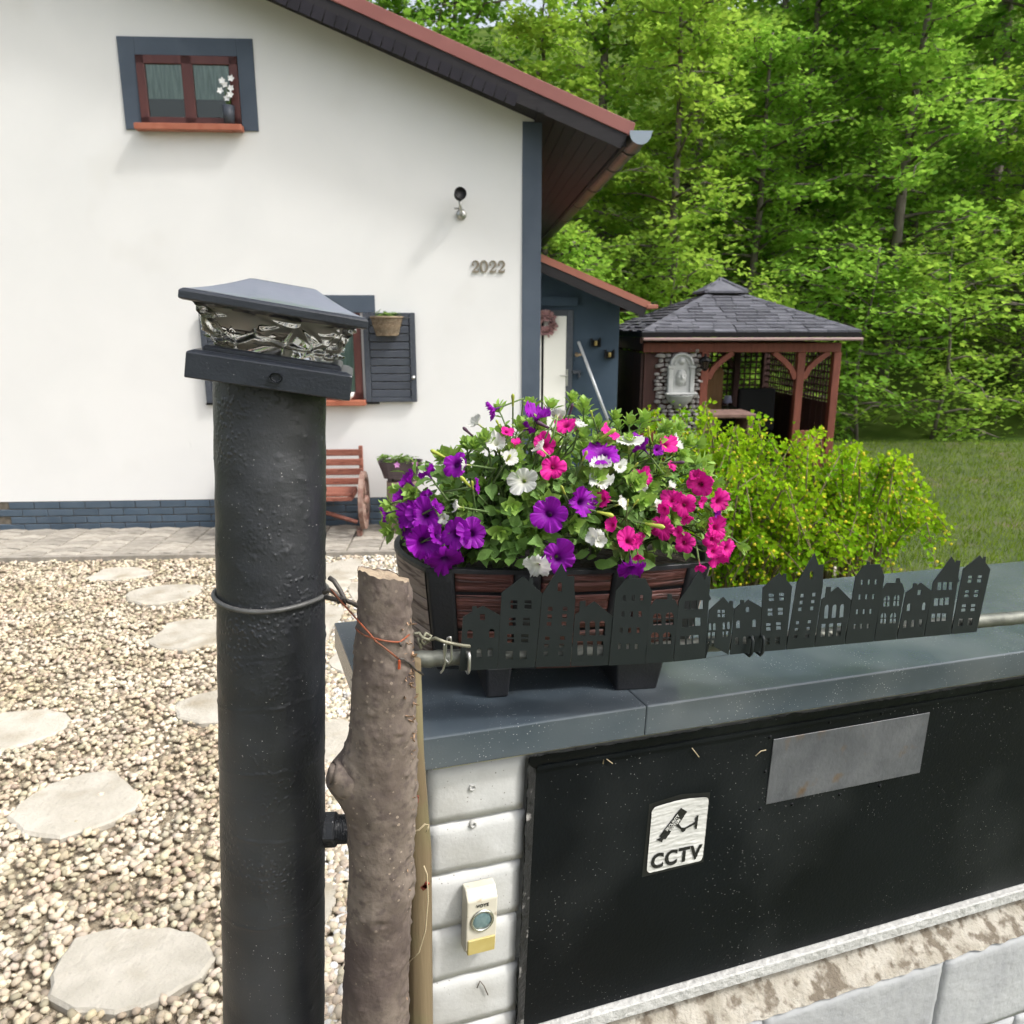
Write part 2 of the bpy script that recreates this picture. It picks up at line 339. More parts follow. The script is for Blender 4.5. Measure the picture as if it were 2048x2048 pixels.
# loose pebbles: nobody could count them
ico = bmesh.new(); bmesh.ops.create_icosphere(ico, subdivisions=1, radius=1); i0v = [v.co[:] for v in ico.verts]; i0f = [[v.index for v in f.verts] for f in ico.faces]; ico.free()
ico = bmesh.new(); bmesh.ops.create_icosphere(ico, subdivisions=2, radius=1); i1v = [v.co[:] for v in ico.verts]; i1f = [[v.index for v in f.verts] for f in ico.faces]; ico.free()
def pebbles(name, n, region, tv_, tf_, smin, smax, material, label):
    P = []
    while len(P) < n:
        x, y = region()
        if any(inside((x, y), f_) for f_ in flags) and random.random() < .975: continue
        P.append((x, y))
    P = np.array(P); s = rng.uniform(smin, smax, (n, 1)); 
    S = np.concatenate([s*rng.uniform(.8, 1.45, (n, 1)), s*rng.uniform(.75, 1.0, (n, 1)), s*rng.uniform(.5, .75, (n, 1))], axis=1)
    nz = np.stack([rng.normal(0, .3, n), rng.normal(0, .3, n), np.ones(n)], 1)
    M3 = rot_from(nz, rng.uniform(0, 6.28, n)) * S[:, None, :]
    pos = np.stack([P[:, 0], P[:, 1], S[:, 2]*rng.uniform(.3, 1.5, n)], 1)
    o = link(name, cloud(name, tv_, tf_, M3, pos, True), material)
    return tag(o, label, 'gravel', kind='stuff')
def reg_near():
    y = random.uniform(1.2, 3.1)**1; return random.uniform(-.72, -.30)*y/1.75, y
def reg_far():
    y = random.uniform(3.0, 6.75); return random.uniform(-1.65, -.45)*(y/5.2)*1.0, y
def reg_left():
    y = 1.2+5.5*random.random()**.75; return -random.uniform(.25*y, .74*y+.3), y
pebbles('pebble_gravel', 3600, reg_near, i1v, i1f, .006, .018, m_pebble, 'rounded tan river pebbles between the gate post and the cut trunk')
pebbles('white_pebble_gravel', 1100, reg_near, i1v, i1f, .009, .018, m_pebblew, 'whitish rounded pebbles among the tan ones by the gate post')
pebbles('grey_pebble_gravel', 700, reg_near, i1v, i1f, .009, .017, m_pebbleg, 'darker grey rounded pebbles among the tan ones by the gate post')
pebbles('fine_gravel', 7500, reg_far, i0v, i0f, .008, .022, m_pebble, 'cream gravel further back around the stepping stones')
pebbles('pale_fine_gravel', 2600, reg_far, i0v, i0f, .012, .02, m_pebblew, 'whitish gravel further back near the paved strip')
pebbles('side_gravel', 17000, reg_left, i0v, i0f, .008, .021, m_pebble, 'tan gravel of the yard beyond the far side of the gate post')

# ================================================================== THE HOUSE
house = thing('house', 'white rendered gable house with red roof edge and blue grey corner band', 'house', HM)
SL = .394
def rt(x): return 3.819 + SL*(.816 - x) if x > -4.5 else 3.819 + SL*(.816+9.0+x)
RID = rt(-4.5)
MB().prism([(-9, .31), (0, .31), (0, rt(0)-.24), (-4.5, RID-.24), (-9, rt(-9)-.24)], 0, 9).build('wall', m_plaster, house)
MB().box(-.172, -.013, .30, .013, .17, rt(0)-.235).build('corner_band', m_blue, house, bevel=.003)
pl = MB().box(-9, .012, 0, -.004, 8.9, .309).build('plinth', m_joint, house)
for k in range(4):
    x = -9.0 + (.125 if k % 2 else 0)
    while x < 0:
        x1 = min(x+.243, 0.004)
        if x > -5.6: MB().box(x, 0, k*.077+.003, x1, .05, k*.077+.071).build('brick', m_plinth, pl, bevel=.004)
        x += .25
# roof
roof = MB()
roof.prism([(.816, 3.819), (-4.5, RID), (-9.816, 3.819), (-9.816, 3.77), (-4.5, RID-.05), (.816, 3.77)], -.33, 9.35)
roof = roof.build('roof', m_red, house)
vf = MB().prism([(.80, rt(.80)-.115), (.825, rt(.825)+.006), (-4.5, RID+.006), (-4.5, RID-.115)], -.372, -.331)
vf.build('verge_flashing', m_red, roof, bevel=.004)
MB().prism([(-9.8, rt(-9.8)-.115), (-4.5, RID-.115), (-4.5, RID+.006), (-9.82, rt(-9.82)+.006)], -.372, -.331).build('verge_flashing', m_red, roof)
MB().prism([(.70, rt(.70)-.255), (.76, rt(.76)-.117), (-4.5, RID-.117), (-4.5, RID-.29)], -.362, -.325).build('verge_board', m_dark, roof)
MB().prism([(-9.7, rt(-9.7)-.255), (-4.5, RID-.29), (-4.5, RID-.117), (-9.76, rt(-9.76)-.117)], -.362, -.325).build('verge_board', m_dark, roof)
ang = math.atan(SL)
for k in range(44):              # a row of small dark tiles closing the verge below its board
    for r_ in range(1):
        x = -.25 - k*.098 - r_*.05
        M = Matrix.Translation((x, -.364, rt(x)-.248-.0009*k+random.uniform(-.002, .002))) @ Matrix.Rotation(ang, 4, 'Y')
        MB().box(-.095, -.006, -.05, 0, .006, .05 if r_ == 0 else .01, M).build('slate_tile', m_slate, roof)
# soffit boards under the verge and the eave
for k in range(4):
    y0 = -.32 + k*.08
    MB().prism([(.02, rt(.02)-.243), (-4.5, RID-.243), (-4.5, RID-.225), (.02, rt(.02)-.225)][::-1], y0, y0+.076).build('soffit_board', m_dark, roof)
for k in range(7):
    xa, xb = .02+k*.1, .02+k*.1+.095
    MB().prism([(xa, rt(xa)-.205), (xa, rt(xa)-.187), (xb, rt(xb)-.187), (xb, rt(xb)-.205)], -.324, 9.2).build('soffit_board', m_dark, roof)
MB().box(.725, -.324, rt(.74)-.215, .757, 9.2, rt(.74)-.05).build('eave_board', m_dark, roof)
MB().box(-.06, -.37, rt(-.2)-.32, .0, -.0, rt(-.2)-.272).build('purlin_end', m_dark, roof)
gt = MB(); gc = Vector((.872, 0, 3.738)); prof = [(math.cos(a)*.098, math.sin(a)*.098) for a in np.linspace(math.pi, 2*math.pi, 13)]
ring = [(gc.x+a, gc.z+b) for a, b in prof] + [(gc.x+a*.93, gc.z+b*.93) for a, b in prof[::-1]]
gt.prism(ring, -.39, 9.4); gut = gt.build('gutter', m_gutter, roof)
MB().prism([(gc.x+a*1.03, gc.z+b*1.03) for a, b in prof] + [(gc.x+.114, gc.z+.016), (gc.x-.10, gc.z+.016)], -.402, -.392).build('gutter_end_cap', m_guttercap, gut)
for y in (.05, .9, 2.2, 3.5, 5):
    mb = MB(); mb.tube([(gc.x+math.cos(a)*.104, y, gc.z+math.sin(a)*.104) for a in np.linspace(math.pi, 2*math.pi, 14)], .006, 6); mb.build('gutter_bracket', m_gutter, gut, smooth=True)

def window(parent_name, x0, x1, z0, z1, trim_w, trim_top, trim_r):
    w = empty(parent_name, None, house)
    me = MB().box(x0, -.004, z0, x1, .002, z1).build('dark_room_sheet', m_darkroom, w)  # flat dark sheet painted as the unlit room behind the pane
    fr = MB()
    for a in ((x0, z0, x0+.075, z1), (x1-.075, z0, x1, z1), (x0, z0, x1, z0+.07), (x0, z1-.07, x1, z1), ((x0+x1)/2-.05, z0, (x0+x1)/2+.05, z1)):
        MB().box(a[0], -.032, a[1], a[2], -.0045, a[3]).build('frame', m_brown, w, bevel=.004)
    MB().box(x0+.075, -.0135, z0+.07, x1-.075, -.0125, z1-.07).build('pane', m_wglass, w)
    return w
# lower window with curtain, sill, head band and two shutters
lw = window('window', -2.77, -1.765, 1.325, 2.163, .1, .16, .1)
def cur(u, v): return (-2.69+.85*u, -.008+.003*math.sin(u*60), 1.40+.70*v)
MB().grid(cur, 60, 2).build('curtain', m_curtain, lw, smooth=True)
MB().box(-2.92, -.016, 2.168, -1.615, -.0, 2.332).build('head_band', m_blue, lw, bevel=.002)
for s in range(4): MB().box(-2.84, -.13, 1.268+.0*s, -1.735, -.001, 1.322).build('sill', m_sill, lw, bevel=.006) if s == 0 else None
def shutter(x0, x1, z0, z1):
    s = empty('shutter', None, house)
    for a in ((x0, z0, x0+.055, z1), (x1-.055, z0, x1, z1), (x0+.056, z0, x1-.056, z0+.045), (x0+.056, z1-.045, x1-.056, z1)): MB().box(a[0], -.06, a[1], a[2], -.02, a[3]).build('shutter_frame', m_shutter, s, bevel=.004)
    n = 10; h = (z1-z0-.09)/n
    for k in range(n): MB().box(x0+.056, -.05, z0+.045+k*h+.002, x1-.056, -.026, z0+.045+(k+1)*h-.004).build('slat', m_shutter, s, bevel=.006)
    MB().lathe([(0, .035), (.012, .033), (.016, .022), (.008, .008), (.02, .0)], 12, Matrix.Translation((x1-.03, -.06, z0+.24)) @ Matrix.Rotation(R(90), 4, 'X')).build('knob', m_steel, s, smooth=True)
    MB().box(x0-.01, -.05, z0-.02, x0+.13, -.02, z0-.001).build('hinge', m_black, s)
    return s
shutter(-1.735, -1.228, 1.298, 2.165)
shutter(-3.30, -2.79, 1.298, 2.165)
# upper window
uw = window('window', -3.66, -2.765, 3.825, 4.405, .147, .147, .147)
for a in ((-3.81, 3.79, -3.662, 4.555), (-2.763, 3.79, -2.616, 4.555), (-3.6615, 4.407, -2.7635, 4.555)): MB().box(a[0], -.016, a[1], a[2], 0, a[3]).build('surround', m_blue, uw, bevel=.002)
MB().box(-3.7, -.12, 3.772, -2.745, -.017, 3.826).build('sill', m_sill, uw, bevel=.005)
MB().grid(lambda u, v: (-3.58+.73*u, -.008+.002*math.sin(u*70), 4.05+.29*v), 60, 2).build('curtain', m_curtain, uw, smooth=True)
# house number
def stroke(pts, depth):
    L_, R_ = [], []; n = len(pts)
    for i, (x, y, w) in enumerate(pts):
        a, b = pts[max(i-1, 0)], pts[min(i+1, n-1)]; d = Vector((b[0]-a[0], b[1]-a[1], 0)).normalized(); L_.append((x-d.y*w/2, y+d.x*w/2)); R_.append((x+d.y*w/2, y-d.x*w/2))
    vs = [(p[0], -depth, p[1]) for p in L_+R_] + [(p[0], -.003, p[1]) for p in L_+R_]; m = 2*n; fs = []
    for i in range(n-1):
        fs += [(i, i+1, n+i+1, n+i), (m+i, m+n+i, m+n+i+1, m+i+1), (i, m+i, m+i+1, i+1), (n+i, n+i+1, m+n+i+1, m+n+i)]
    fs += [(0, n, m+n, m), (n-1, m+n-1, m+2*n-1, 2*n-1)]
    return vs, fs
def digit(d):
    mb = MB(); sx, sz = .076, .112
    if d == '0':
        mb.add(*stroke([(.5*sx+.40*sx*math.sin(t), .5*sz-.47*sz*math.cos(t), .010+.013*abs(math.sin(t))) for t in np.linspace(0, 2*math.pi, 33)], .016))
    else:
        arc = [(.5*sx-.36*sx*math.cos(t), .68*sz+.28*sz*math.sin(t), .009+.013*max(0, -math.cos(t))) for t in np.linspace(-.25, math.pi+.35, 22)]
        tail = [(.62*sx, .40*sz, .014), (.36*sx, .22*sz, .011), (.14*sx, .07*sz, .012)]
        mb.add(*stroke(arc+tail, .016)); mb.add(*stroke([(.1*sx, .055*sz, .012), (.35*sx, .075*sz, .02), (.65*sx, .05*sz, .022), (.86*sx, .08*sz, .016), (.93*sx, .26*sz, .008)], .0161))
        mb.lathe([(0, .0165), (.0105, .016), (.0105, .004)], 14, Matrix.Translation((.2*sx, 0, .64*sz)) @ Matrix.Rotation(R(90), 4, 'X'))
    return mb
for k, d in enumerate('2022'):
    digit(d).build('house_number_digit', m_bronze, house, M=Matrix.Translation((-.668+k*.0845, 0, 2.548)))
# wall spotlight
wx, wz = hp(920, 425); wlm = thing('wall_spotlight', 'small black round spotlight on a silver bracket high on the white wall', 'light', HM @ Matrix.Translation((wx, 0, wz)))
MB().lathe([(0, 0), (.05, 0), (.05, .02), (.02, .03), (0, .03)], 20, Matrix.Translation((.012, 0, -.02)) @ Matrix.Rotation(R(90), 4, 'X')).build('base', m_steel, wlm, smooth=True)
MB().tube([(.012, -.03, -.02), (.012, -.09, -.01), (.005, -.13, .03), (0, -.15, .09)], .014, 8).build('arm', m_steel, wlm, smooth=True)
MB().tube([(.0, -.10, .02), (-.05, -.13, .02)], .009, 8).build('clamp_screw', m_steel, wlm, smooth=True)
MB().lathe([(0, -.075), (.03, -.07), (.05, -.02), (.058, .03), (.058, .045), (.05, .046), (.045, .03), (0, .03)], 24, Matrix.Translation((0, -.16, .135)) @ Matrix.Rotation(R(78), 4, 'X') @ Matrix.Rotation(R(12), 4, 'Y')).build('head', m_black, wlm, smooth=True)

# things on the window sills and the shutter
bx_, bz_ = hp(690, 805, -.08)
bowl = MB().lathe([(0, 0), (.045, 0), (.075, .035), (.085, .075), (.078, .075), (.068, .038), (.04, .01), (0, .01)], 24).build('bowl', m_whiteb, None, True)
bowl.matrix_world = HM @ Matrix.Translation((-1.93, -.075, 1.323)); tag(bowl, 'small white bowl on the terracotta sill of the shuttered window', 'bowl')
orch = thing('potted_orchid', 'white flowering plant in a grey pot behind the upper window pane', 'plant', HM @ Matrix.Translation((-2.86, -.065, 3.827)))
MB().lathe([(0, 0), (.045, 0), (.055, .16), (.05, .16), (.04, .13), (0, .13)], 20).build('pot', m_shutter, orch, True)
mb = MB()
for k in range(5): mb.tube([(0, 0, .12), (.01*k-.02, .0, .2), (.03*math.cos(k*2)*1.2, -.0, .25+.02*k)], .003, 5)
mb.build('stem', m_leafpot, orch)
petal = [(0, 0, 0), (.014, .014, .004), (0, .034, .008), (-.014, .014, .004)]
for k in range(7):
    mb = MB()
    for j in range(5):
        M = Matrix.Rotation(j*2*math.pi/5, 4, 'Z'); mb.add([M @ Vector(p) for p in petal], [(0, 1, 2, 3)])
    mb.build('flower', m_whiteb, orch, M=Matrix.Translation((.05*math.sin(k*2.4), -.015-.012*(k % 3), .22+.027*k)) @ Matrix.Rotation(R(80), 4, 'X') @ Matrix.Rotation(k, 4, 'Z'))
# leaf template for little plants
LV = [(0, 0, 0), (.28, .35, .05), (0, .38, -.02), (-.28, .35, .05), (.2, .78, .0), (0, .8, -.06), (-.2, .78, .0), (0, 1.05, -.14)]
LF = [(0, 1, 2, 2), (0, 2, 3, 3), (1, 4, 5, 2), (2, 5, 6, 3), (4, 7, 5, 5), (5, 7, 6, 6)]
LF = [f[:3] if f[2] == f[3] else f for f in LF]
LT = [q for f in LF for q in ([f] if len(f) == 3 else [(f[0], f[1], f[2]), (f[0], f[2], f[3])])]
def leaf_cloud(name, n, pos_fn, size, up=.6):
    pos, nz = [], []
    for i in range(n):
        p, d = pos_fn(); pos.append(p); nz.append((d[0], d[1], d[2]+up))
    M3 = rot_from(np.array(nz)+rng.normal(0, .35, (n, 3)), rng.uniform(0, 6.28, n)) * rng.uniform(size*.65, size*1.25, n)[:, None, None]
    return cloud(name, LV, LT, M3, np.array(pos), True)
bsk = thing('wicker_basket', 'half round wicker basket hung on the open grey shutter', 'basket', HM @ Matrix.Translation((-1.50, -.062, 1.945)))
bp = [(.105, 0), (.118, .04), (.13, .09), (.142, .14), (.152, .175)]
mb = MB(); mb.lathe(bp, 24, None, math.pi, 2*math.pi); mb.build('shell', m_wicker, bsk, True)
for k in range(12):
    z = .008+k*.0145; rr = .105+.047*z/.175; mb = MB(); mb.tube([(rr*math.cos(a), rr*math.sin(a)-.003*(1 if (j+k) % 2 else -1), z) for j, a in enumerate(np.linspace(math.pi, 2*math.pi, 27))], .0066, 6); mb.build('woven_band', m_wicker, bsk, True)
mb = MB(); mb.tube([(.155*math.cos(a), .155*math.sin(a), .178) for a in np.linspace(math.pi, 2*math.pi, 27)], .009, 8); mb.build('rim', m_wicker, bsk, True)
MB().prism([(.1*math.cos(a), .1*math.sin(a)) for a in np.linspace(math.pi, 2*math.pi, 12)], .0, .012, 'z').build('bottom', m_wicker, bsk)
bpl = thing('basket_plant', 'small green plant growing in the wicker basket on the shutter', 'plant', HM @ Matrix.Translation((-1.50, -.062, 2.10)))
def pf():
    a = random.uniform(math.pi, 2*math.pi); r_ = .12*math.sqrt(random.random()); return (r_*math.cos(a), r_*math.sin(a), random.uniform(-.02, .075)), (math.cos(a)*.7, math.sin(a)*.7, .5)
link('foliage', leaf_cloud('foliage', 150, pf, .042), m_leafpot, bpl)

# ------------------------------------------------------------------ wagon wheel bench
bench = thing('wagon_wheel_bench', 'brown wooden bench with wagon wheel arms against the white wall', 'bench', HM @ Matrix.Translation((-2.38, -.16, .043)))
for k in range(4): MB().box(-.62, -.06-.012*k+.03, .735-k*.095-.0, .60, -.036-.012*k+.03, .80-k*.095).build('back_slat', m_bench, bench, bevel=.006)
for k in range(4): MB().box(-.58, -.15-k*.09, .405, .54, -.075-k*.09, .435).build('seat_slat', m_bench, bench, bevel=.005)
MB().box(-.58, -.445, .365, .54, -.42, .402).build('apron', m_bench, bench, bevel=.004)
for s in (-.56, .52): MB().box(s-.02, -.42, .37, s+.02, -.05, .404).build('seat_bearer', m_bench, bench)
for s in (-.60, .58):
    MB().add([(s-.02, -.03, .0), (s+.02, -.03, 0), (s+.02, .03, 0), (s-.02, .03, 0), (s-.02, .0, .83), (s+.02, .0, .83), (s+.02, .03, .83), (s-.02, .03, .83)], [(0,3,2,1),(4,5,6,7),(0,1,5,4),(1,2,6,5),(2,3,7,6),(3,0,4,7)]).build('back_post', m_bench, bench, bevel=.004)
    wh = empty('wheel', Matrix.Translation((s+(.05 if s > 0 else -.05), -.27, .335)) @ Matrix.Rotation(R(90), 4, 'Y'), bench)
    rp = [(.225, -.022), (.285, -.022), (.285, .022), (.225, .022), (.225, -.022)]
    MB().lathe(rp, 40).build('rim', m_wheel, wh)
    MB().lathe([(0, -.045), (.035, -.045), (.05, -.02), (.05, .02), (.035, .045), (0, .045)], 16).build('hub', m_wheel, wh, True)
    for k in range(8): MB().tube([(.045*math.cos(k*math.pi/4), .045*math.sin(k*math.pi/4), 0), (.228*math.cos(k*math.pi/4), .228*math.sin(k*math.pi/4), 0)], [.016, .012], 8).build('spoke', m_wheel, wh, True)
    MB().box(s-.02, -.40, 0.0, s+.03, -.28, .065).build('foot_block', m_wheel, bench, bevel=.006)
MB().tube([(.56, -.30, .12), (-.30, -.28, .40)], .021, 4).build('brace', m_bench, bench)
MB().tube([(-.58, -.30, .12), (.28, -.283, .40)], .021, 4).build('brace', m_bench, bench)

# ------------------------------------------------------------------ log pedestal and half barrel planter
lx = (hp(772, 1010, -.3)[0]+hp(836, 1010, -.3)[0])/2
log = thing('log_pedestal', 'upright sawn log stump beside the bench carrying a half barrel planter', 'log', HM @ Matrix.Translation((lx, -.33, .043)))
mb = MB()
def lg(u, v):
    a = 2*math.pi*u; r_ = .148*(1+.05*math.sin(3*a+1)+.03*math.sin(7*a)+.05*n3((math.cos(a), math.sin(a), v*.6), 3)); return (r_*math.cos(a), r_*math.sin(a), .50*v)
mb.grid(lg, 48, 10); mb.build('bark', m_bark_old, log, True)
MB().prism([lg(i/40, 1)[:2] for i in range(40)], .485, .501, 'z').build('sawn_top', m_bark_old, log)
hb = thing('half_barrel_planter', 'small dark grey half barrel planter standing on the log by the wall', 'planter', HM @ Matrix.Translation((lx+.0, -.33, .546)))
def hbp(u, v, k=1.0):
    a = 2*math.pi*u; sx_ = (.165+.055*v)*k; sy = (.095+.03*v)*k; e = .55
    c, s = math.cos(a), math.sin(a); return (sx_*math.copysign(abs(c)**e, c), sy*math.copysign(abs(s)**e, s), .038+.165*v**.85)
mb = MB(); mb.grid(hbp, 48, 8); mb.grid(lambda u, v: hbp(1-u, .3+.7*v, .93), 48, 4); mb.grid(lambda u, v: (hbp(u, 1, 1-.07*v)), 48, 1); mb.build('tub', m_barrel, hb, True)
for xb in (-.12, 0.105): MB().grid(lambda u, v: ((xb+.035*u)*(.9+.1*v)*1.0+.0, -(.1+.033*v), .04+.16*v), 2, 6).build('hoop', m_barrel, hb, True)
for s in (-.1, .1): MB().box(s-.022, -.07, 0, s+.022, .07, .05).build('foot', m_barrel, hb, bevel=.005)
MB().grid(lambda u, v: hbp(u, .85, .92*v+.001), 32, 3).build('soil', m_soil, hb)
hpn = thing('geranium_plant', 'low leafy plant with two small pink flowers in the half barrel', 'plant', HM @ Matrix.Translation((lx, -.33, .72)))
cl = [(random.uniform(-.19, .19), random.uniform(-.1, .07), random.uniform(.0, .09)) for _ in range(16)]
def pf():
    c = random.choice(cl); return (c[0]+random.gauss(0, .022), c[1]+random.gauss(0, .02), c[2]+random.gauss(0, .008)), (random.uniform(-.4, .4), -.2, .8)
link('foliage', leaf_cloud('foliage', 220, pf, .045), m_leafpot, hpn)
mb = MB()
for c in cl: mb.tube([(c[0]*.6, c[1]*.6, -.05), (c[0]*.9, c[1], c[2]*.6), c], .0035, 5)
mb.build('stem', m_leafpot, hpn, True)
for fx in (-.02, .155):
    mb = MB()
    for j in range(5):
        M = Matrix.Rotation(j*2*math.pi/5, 4, 'Z') @ Matrix.Scale(1.0, 4); mb.add([M @ Vector(p) for p in petal], [(0, 1, 2, 3)])
    mb.build('flower', m_pinkdim, hpn, M=Matrix.Translation((fx, -.135, .01+.01*(fx > 0))) @ Matrix.Rotation(R(75), 4, 'X'))

# ------------------------------------------------------------------ entrance porch
PY = 2.4
porch = thing('entrance_porch', 'dark blue lean-to porch with red roof edge beside the house corner', 'porch', HM)
px0, pz0 = hp(1080, 508, 2.0); px1, pz1 = hp(1298, 604, 2.0); ps = (pz1-pz0)/(px1-px0)
def prt(x): return pz0+ps*(x-px0)
xr = hp(1237, 700, PY)[0]
MB().prism([(.0, 0), (xr, 0), (xr, prt(xr)-.10), (.0, prt(0)-.10)], PY, 5.2).build('wall', m_porchblue, porch)
MB().prism([(0, prt(0)-.04), (px1+.02, prt(px1+.02)-.04), (px1+.02, prt(px1+.02)), (0, prt(0))], 2.0, 5.4).build('roof', m_redporch, porch)
MB().prism([(0, prt(0)-.085), (px1, prt(px1)-.085), (px1+.02, prt(px1+.02)+.004), (0, prt(0)+.004)], 1.972, 1.999).build('verge_flashing', m_redporch, porch)
MB().prism([(0, prt(0)-.21), (px1-.07, prt(px1-.07)-.21), (px1-.03, prt(px1-.03)-.087), (0, prt(0)-.087)], 1.978, 2.01).build('verge_board', m_dark, porch)
for k in range(5): MB().prism([(0.0, prt(0)-.11), (px1-.06, prt(px1-.06)-.11), (px1-.06, prt(px1-.06)-.09), (0, prt(0)-.09)], 2.012+k*.078, 2.012+k*.078+.074).build('soffit_board', m_dark, porch)
MB().box(px1-.03, 1.96, prt(px1)-.085, px1+.11, 5.4, prt(px1)-.03).build('gutter', m_redporch, porch, bevel=.01)
MB().box(.0, PY-.06, hp(1100, 612, PY)[1], .72, PY, hp(1100, 602, PY)[1]+.05).build('lintel', m_porchblue, porch)
dx1 = hp(1132, 700, PY)[0]; dzt = hp(1100, 632, PY)[1]; dfr = hp(1145, 700, PY)[0]
dr = empty('door', None, porch)
MB().box(dx1, PY-.03, 0, dfr, PY-.001, dzt+.075).build('door_frame', m_shutter, dr, bevel=.004)
MB().box(-.25, PY-.03, dzt+.002, dx1-.001, PY-.001, dzt+.075).build('door_frame', m_shutter, dr, bevel=.004)
gx0, gx1 = hp(1081.5, 760, PY)[0], hp(1086.5, 760, PY)[0]
MB().box(gx1, PY-.04, .0, dx1-.004, PY-.004, dzt).build('door_leaf', m_white, dr, bevel=.005)
MB().box(-.2, PY-.04, .0, gx0, PY-.004, dzt).build('door_leaf', m_white, dr, bevel=.005)
MB().box(gx0, PY-.02, .0, gx1, PY-.003, dzt).build('glazing_strip', m_black, dr)
hx, hz = hp(1130, 755, PY)
hd = empty('handle', Matrix.Translation((dx1+.015, PY-.032, hz)), dr)
MB().box(-.012, -.008, -.11, .012, 0, .11).build('backplate', m_steel, hd, bevel=.003)
MB().tube([(0, 0, .03), (0, -.045, .03), (-.1, -.05, .03)], .008, 8).build('lever', m_steel, hd, True)
bkx, bkz = hp(1152, 744, PY); 
bk = thing('wall_bracket', 'small dark square bracket on the blue porch wall beside the door', 'bracket', HM @ Matrix.Translation((bkx, PY, bkz)))
MB().box(-.05, -.05, -.02, .055, -.0, .022).build('arm', m_shutter, bk, bevel=.003); MB().box(.028, -.06, -.075, .055, -.0, -.021).build('drop', m_shutter, bk, bevel=.003)
# wreath
wrx, wrz = hp(1091, 648, PY-.08); wr = thing('door_wreath', 'round wreath of dusty pink dried petals hung on the white door', 'wreath', HM @ Matrix.Translation((wrx-.01, PY-.09, wrz)))
MB().tube([(.105*math.cos(a), 0, .105*math.sin(a)) for a in np.linspace(0, 2*math.pi, 25)], .038, 8, False).build('ring', mat('wreath_core', (.16, .09, .09), None), wr, True)
m_wreath = mat('dried_petals', (.38, .20, .21), (.56, .37, .37), 20, .85, rnd=.35)
for k in range(170):
    a = random.uniform(0, 6.283); b = random.uniform(-math.pi, .6)
    d = Vector((math.cos(a)*math.cos(b), math.sin(b)*.9-.2, math.sin(a)*math.cos(b)+.25)); p = Vector((.105*math.cos(a), 0, .105*math.sin(a))) + d.normalized()*.03
    if k == 0: ptl = mesh('petal', [(-.018, 0, 0), (.018, 0, 0), (.024, .03, .008), (0, .052, .0), (-.024, .03, .008)], [(0, 1, 2, 3, 4)])
    link('petal', ptl, m_wreath, wr, Matrix.Translation(p) @ d.to_track_quat('Y', 'Z').to_matrix().to_4x4() @ Matrix.Rotation(random.uniform(-.7, .7), 4, 'Y'))
# handrail
a0 = hp(1157, 683, PY-.12); a1 = hp(1215, 838, PY-.12); dd = ((a1[0]-a0[0]), (a1[1]-a0[1])); kk = (a1[1]-.25)/-dd[1]
hr = thing('handrail', 'slanting pale metal handrail on the blue porch wall', 'handrail', HM)
MB().tube([(a0[0], PY-.12, a0[1]), (a1[0]+dd[0]*kk, PY-.12, a1[1]+dd[1]*kk)], .019, 14).build('tube', mat('pale_rail_metal', (.38, .40, .42), (.46, .48, .5), 9, .4, .3), hr, True)
for t in (.16, 1.3):
    q = (a0[0]+dd[0]*t-.02, a0[1]+dd[1]*t); MB().tube([(q[0]+.02, PY-.12, q[1]), (q[0]-.03, PY-.06, q[1]-.01), (q[0]-.05, PY, q[1]-.01)], [.014, .018, .03], 10).build('holder', m_wicker, hr, True)
for k, (x, y) in enumerate(((1190.5, 685), (1218, 708))):
    q = hp(x, y, PY); ln = thing('wall_lantern', ('upper' if k == 0 else 'lower') + ' of two small black square lanterns on the blue porch wall', 'lantern', HM @ Matrix.Translation((q[0], PY, q[1])), 'lanterns on the porch wall')
    for s in (-1, 1): MB().box(s*.055-.008, -.07, -.055, s*.055+.008, -.0, .055).build('side', m_black, ln)
    MB().box(-.046, -.07, -.055, .046, 0, -.04).build('base', m_black, ln); MB().box(-.046, -.02, -.039, .046, 0, .03).build('back', m_black, ln)
    MB().lathe([(0, 0), (.02, 0), (.022, .05), (.012, .062), (0, .06)], 12, Matrix.Translation((0, -.045, -.04))).build('candle', mat('candle_wax', (.30, .22, .07), (.4, .3, .1), 20, .5), ln, True)
# ================================================================== GAZEBO
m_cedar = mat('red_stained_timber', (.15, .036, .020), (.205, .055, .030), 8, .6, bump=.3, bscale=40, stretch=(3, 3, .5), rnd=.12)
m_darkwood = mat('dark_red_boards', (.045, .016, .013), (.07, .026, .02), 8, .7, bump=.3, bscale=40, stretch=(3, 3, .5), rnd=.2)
m_shingle = mat('bitumen_shingle', (.088, .09, .106), (.115, .117, .135), 6, .9, bump=.5, bscale=220, bdist=.003, rnd=.22, spec=.25)
m_stone = mat('split_stone', (.40, .37, .355), (.54, .51, .49), 12, .85, bump=.8, bscale=40, bdist=.01, rnd=.3)
m_marble = mat('cast_stone', (.36, .37, .365), (.44, .45, .44), 8, .6, bump=.3, bscale=60)
m_pinkgut = mat('pinkish_gutter', (.30, .20, .19), None, rough=.35)
GX0, GX1, GY0 = 1.669, 4.741, 2.8; GW = GX1-GX0; GC = Vector(((GX0+GX1)/2, GY0+GW/2, 0)); GE = 1.955
gz = thing('gazebo', 'red timber garden gazebo with dark grey shingle hip roof', 'gazebo', HM @ Matrix.Translation(GC))
hw = GW/2; GS = .425                       # half width at the eave, slope of the roof
def gface(k): return Matrix.Rotation(k*math.pi/2, 4, 'Z')
rf = MB()
for k in range(4):
    M = gface(k); rf.add([M @ Vector(p) for p in ((-hw, -hw, GE-.02), (hw, -hw, GE-.02), (0, 0, GE-.02+GS*hw))], [(0, 1, 2)])
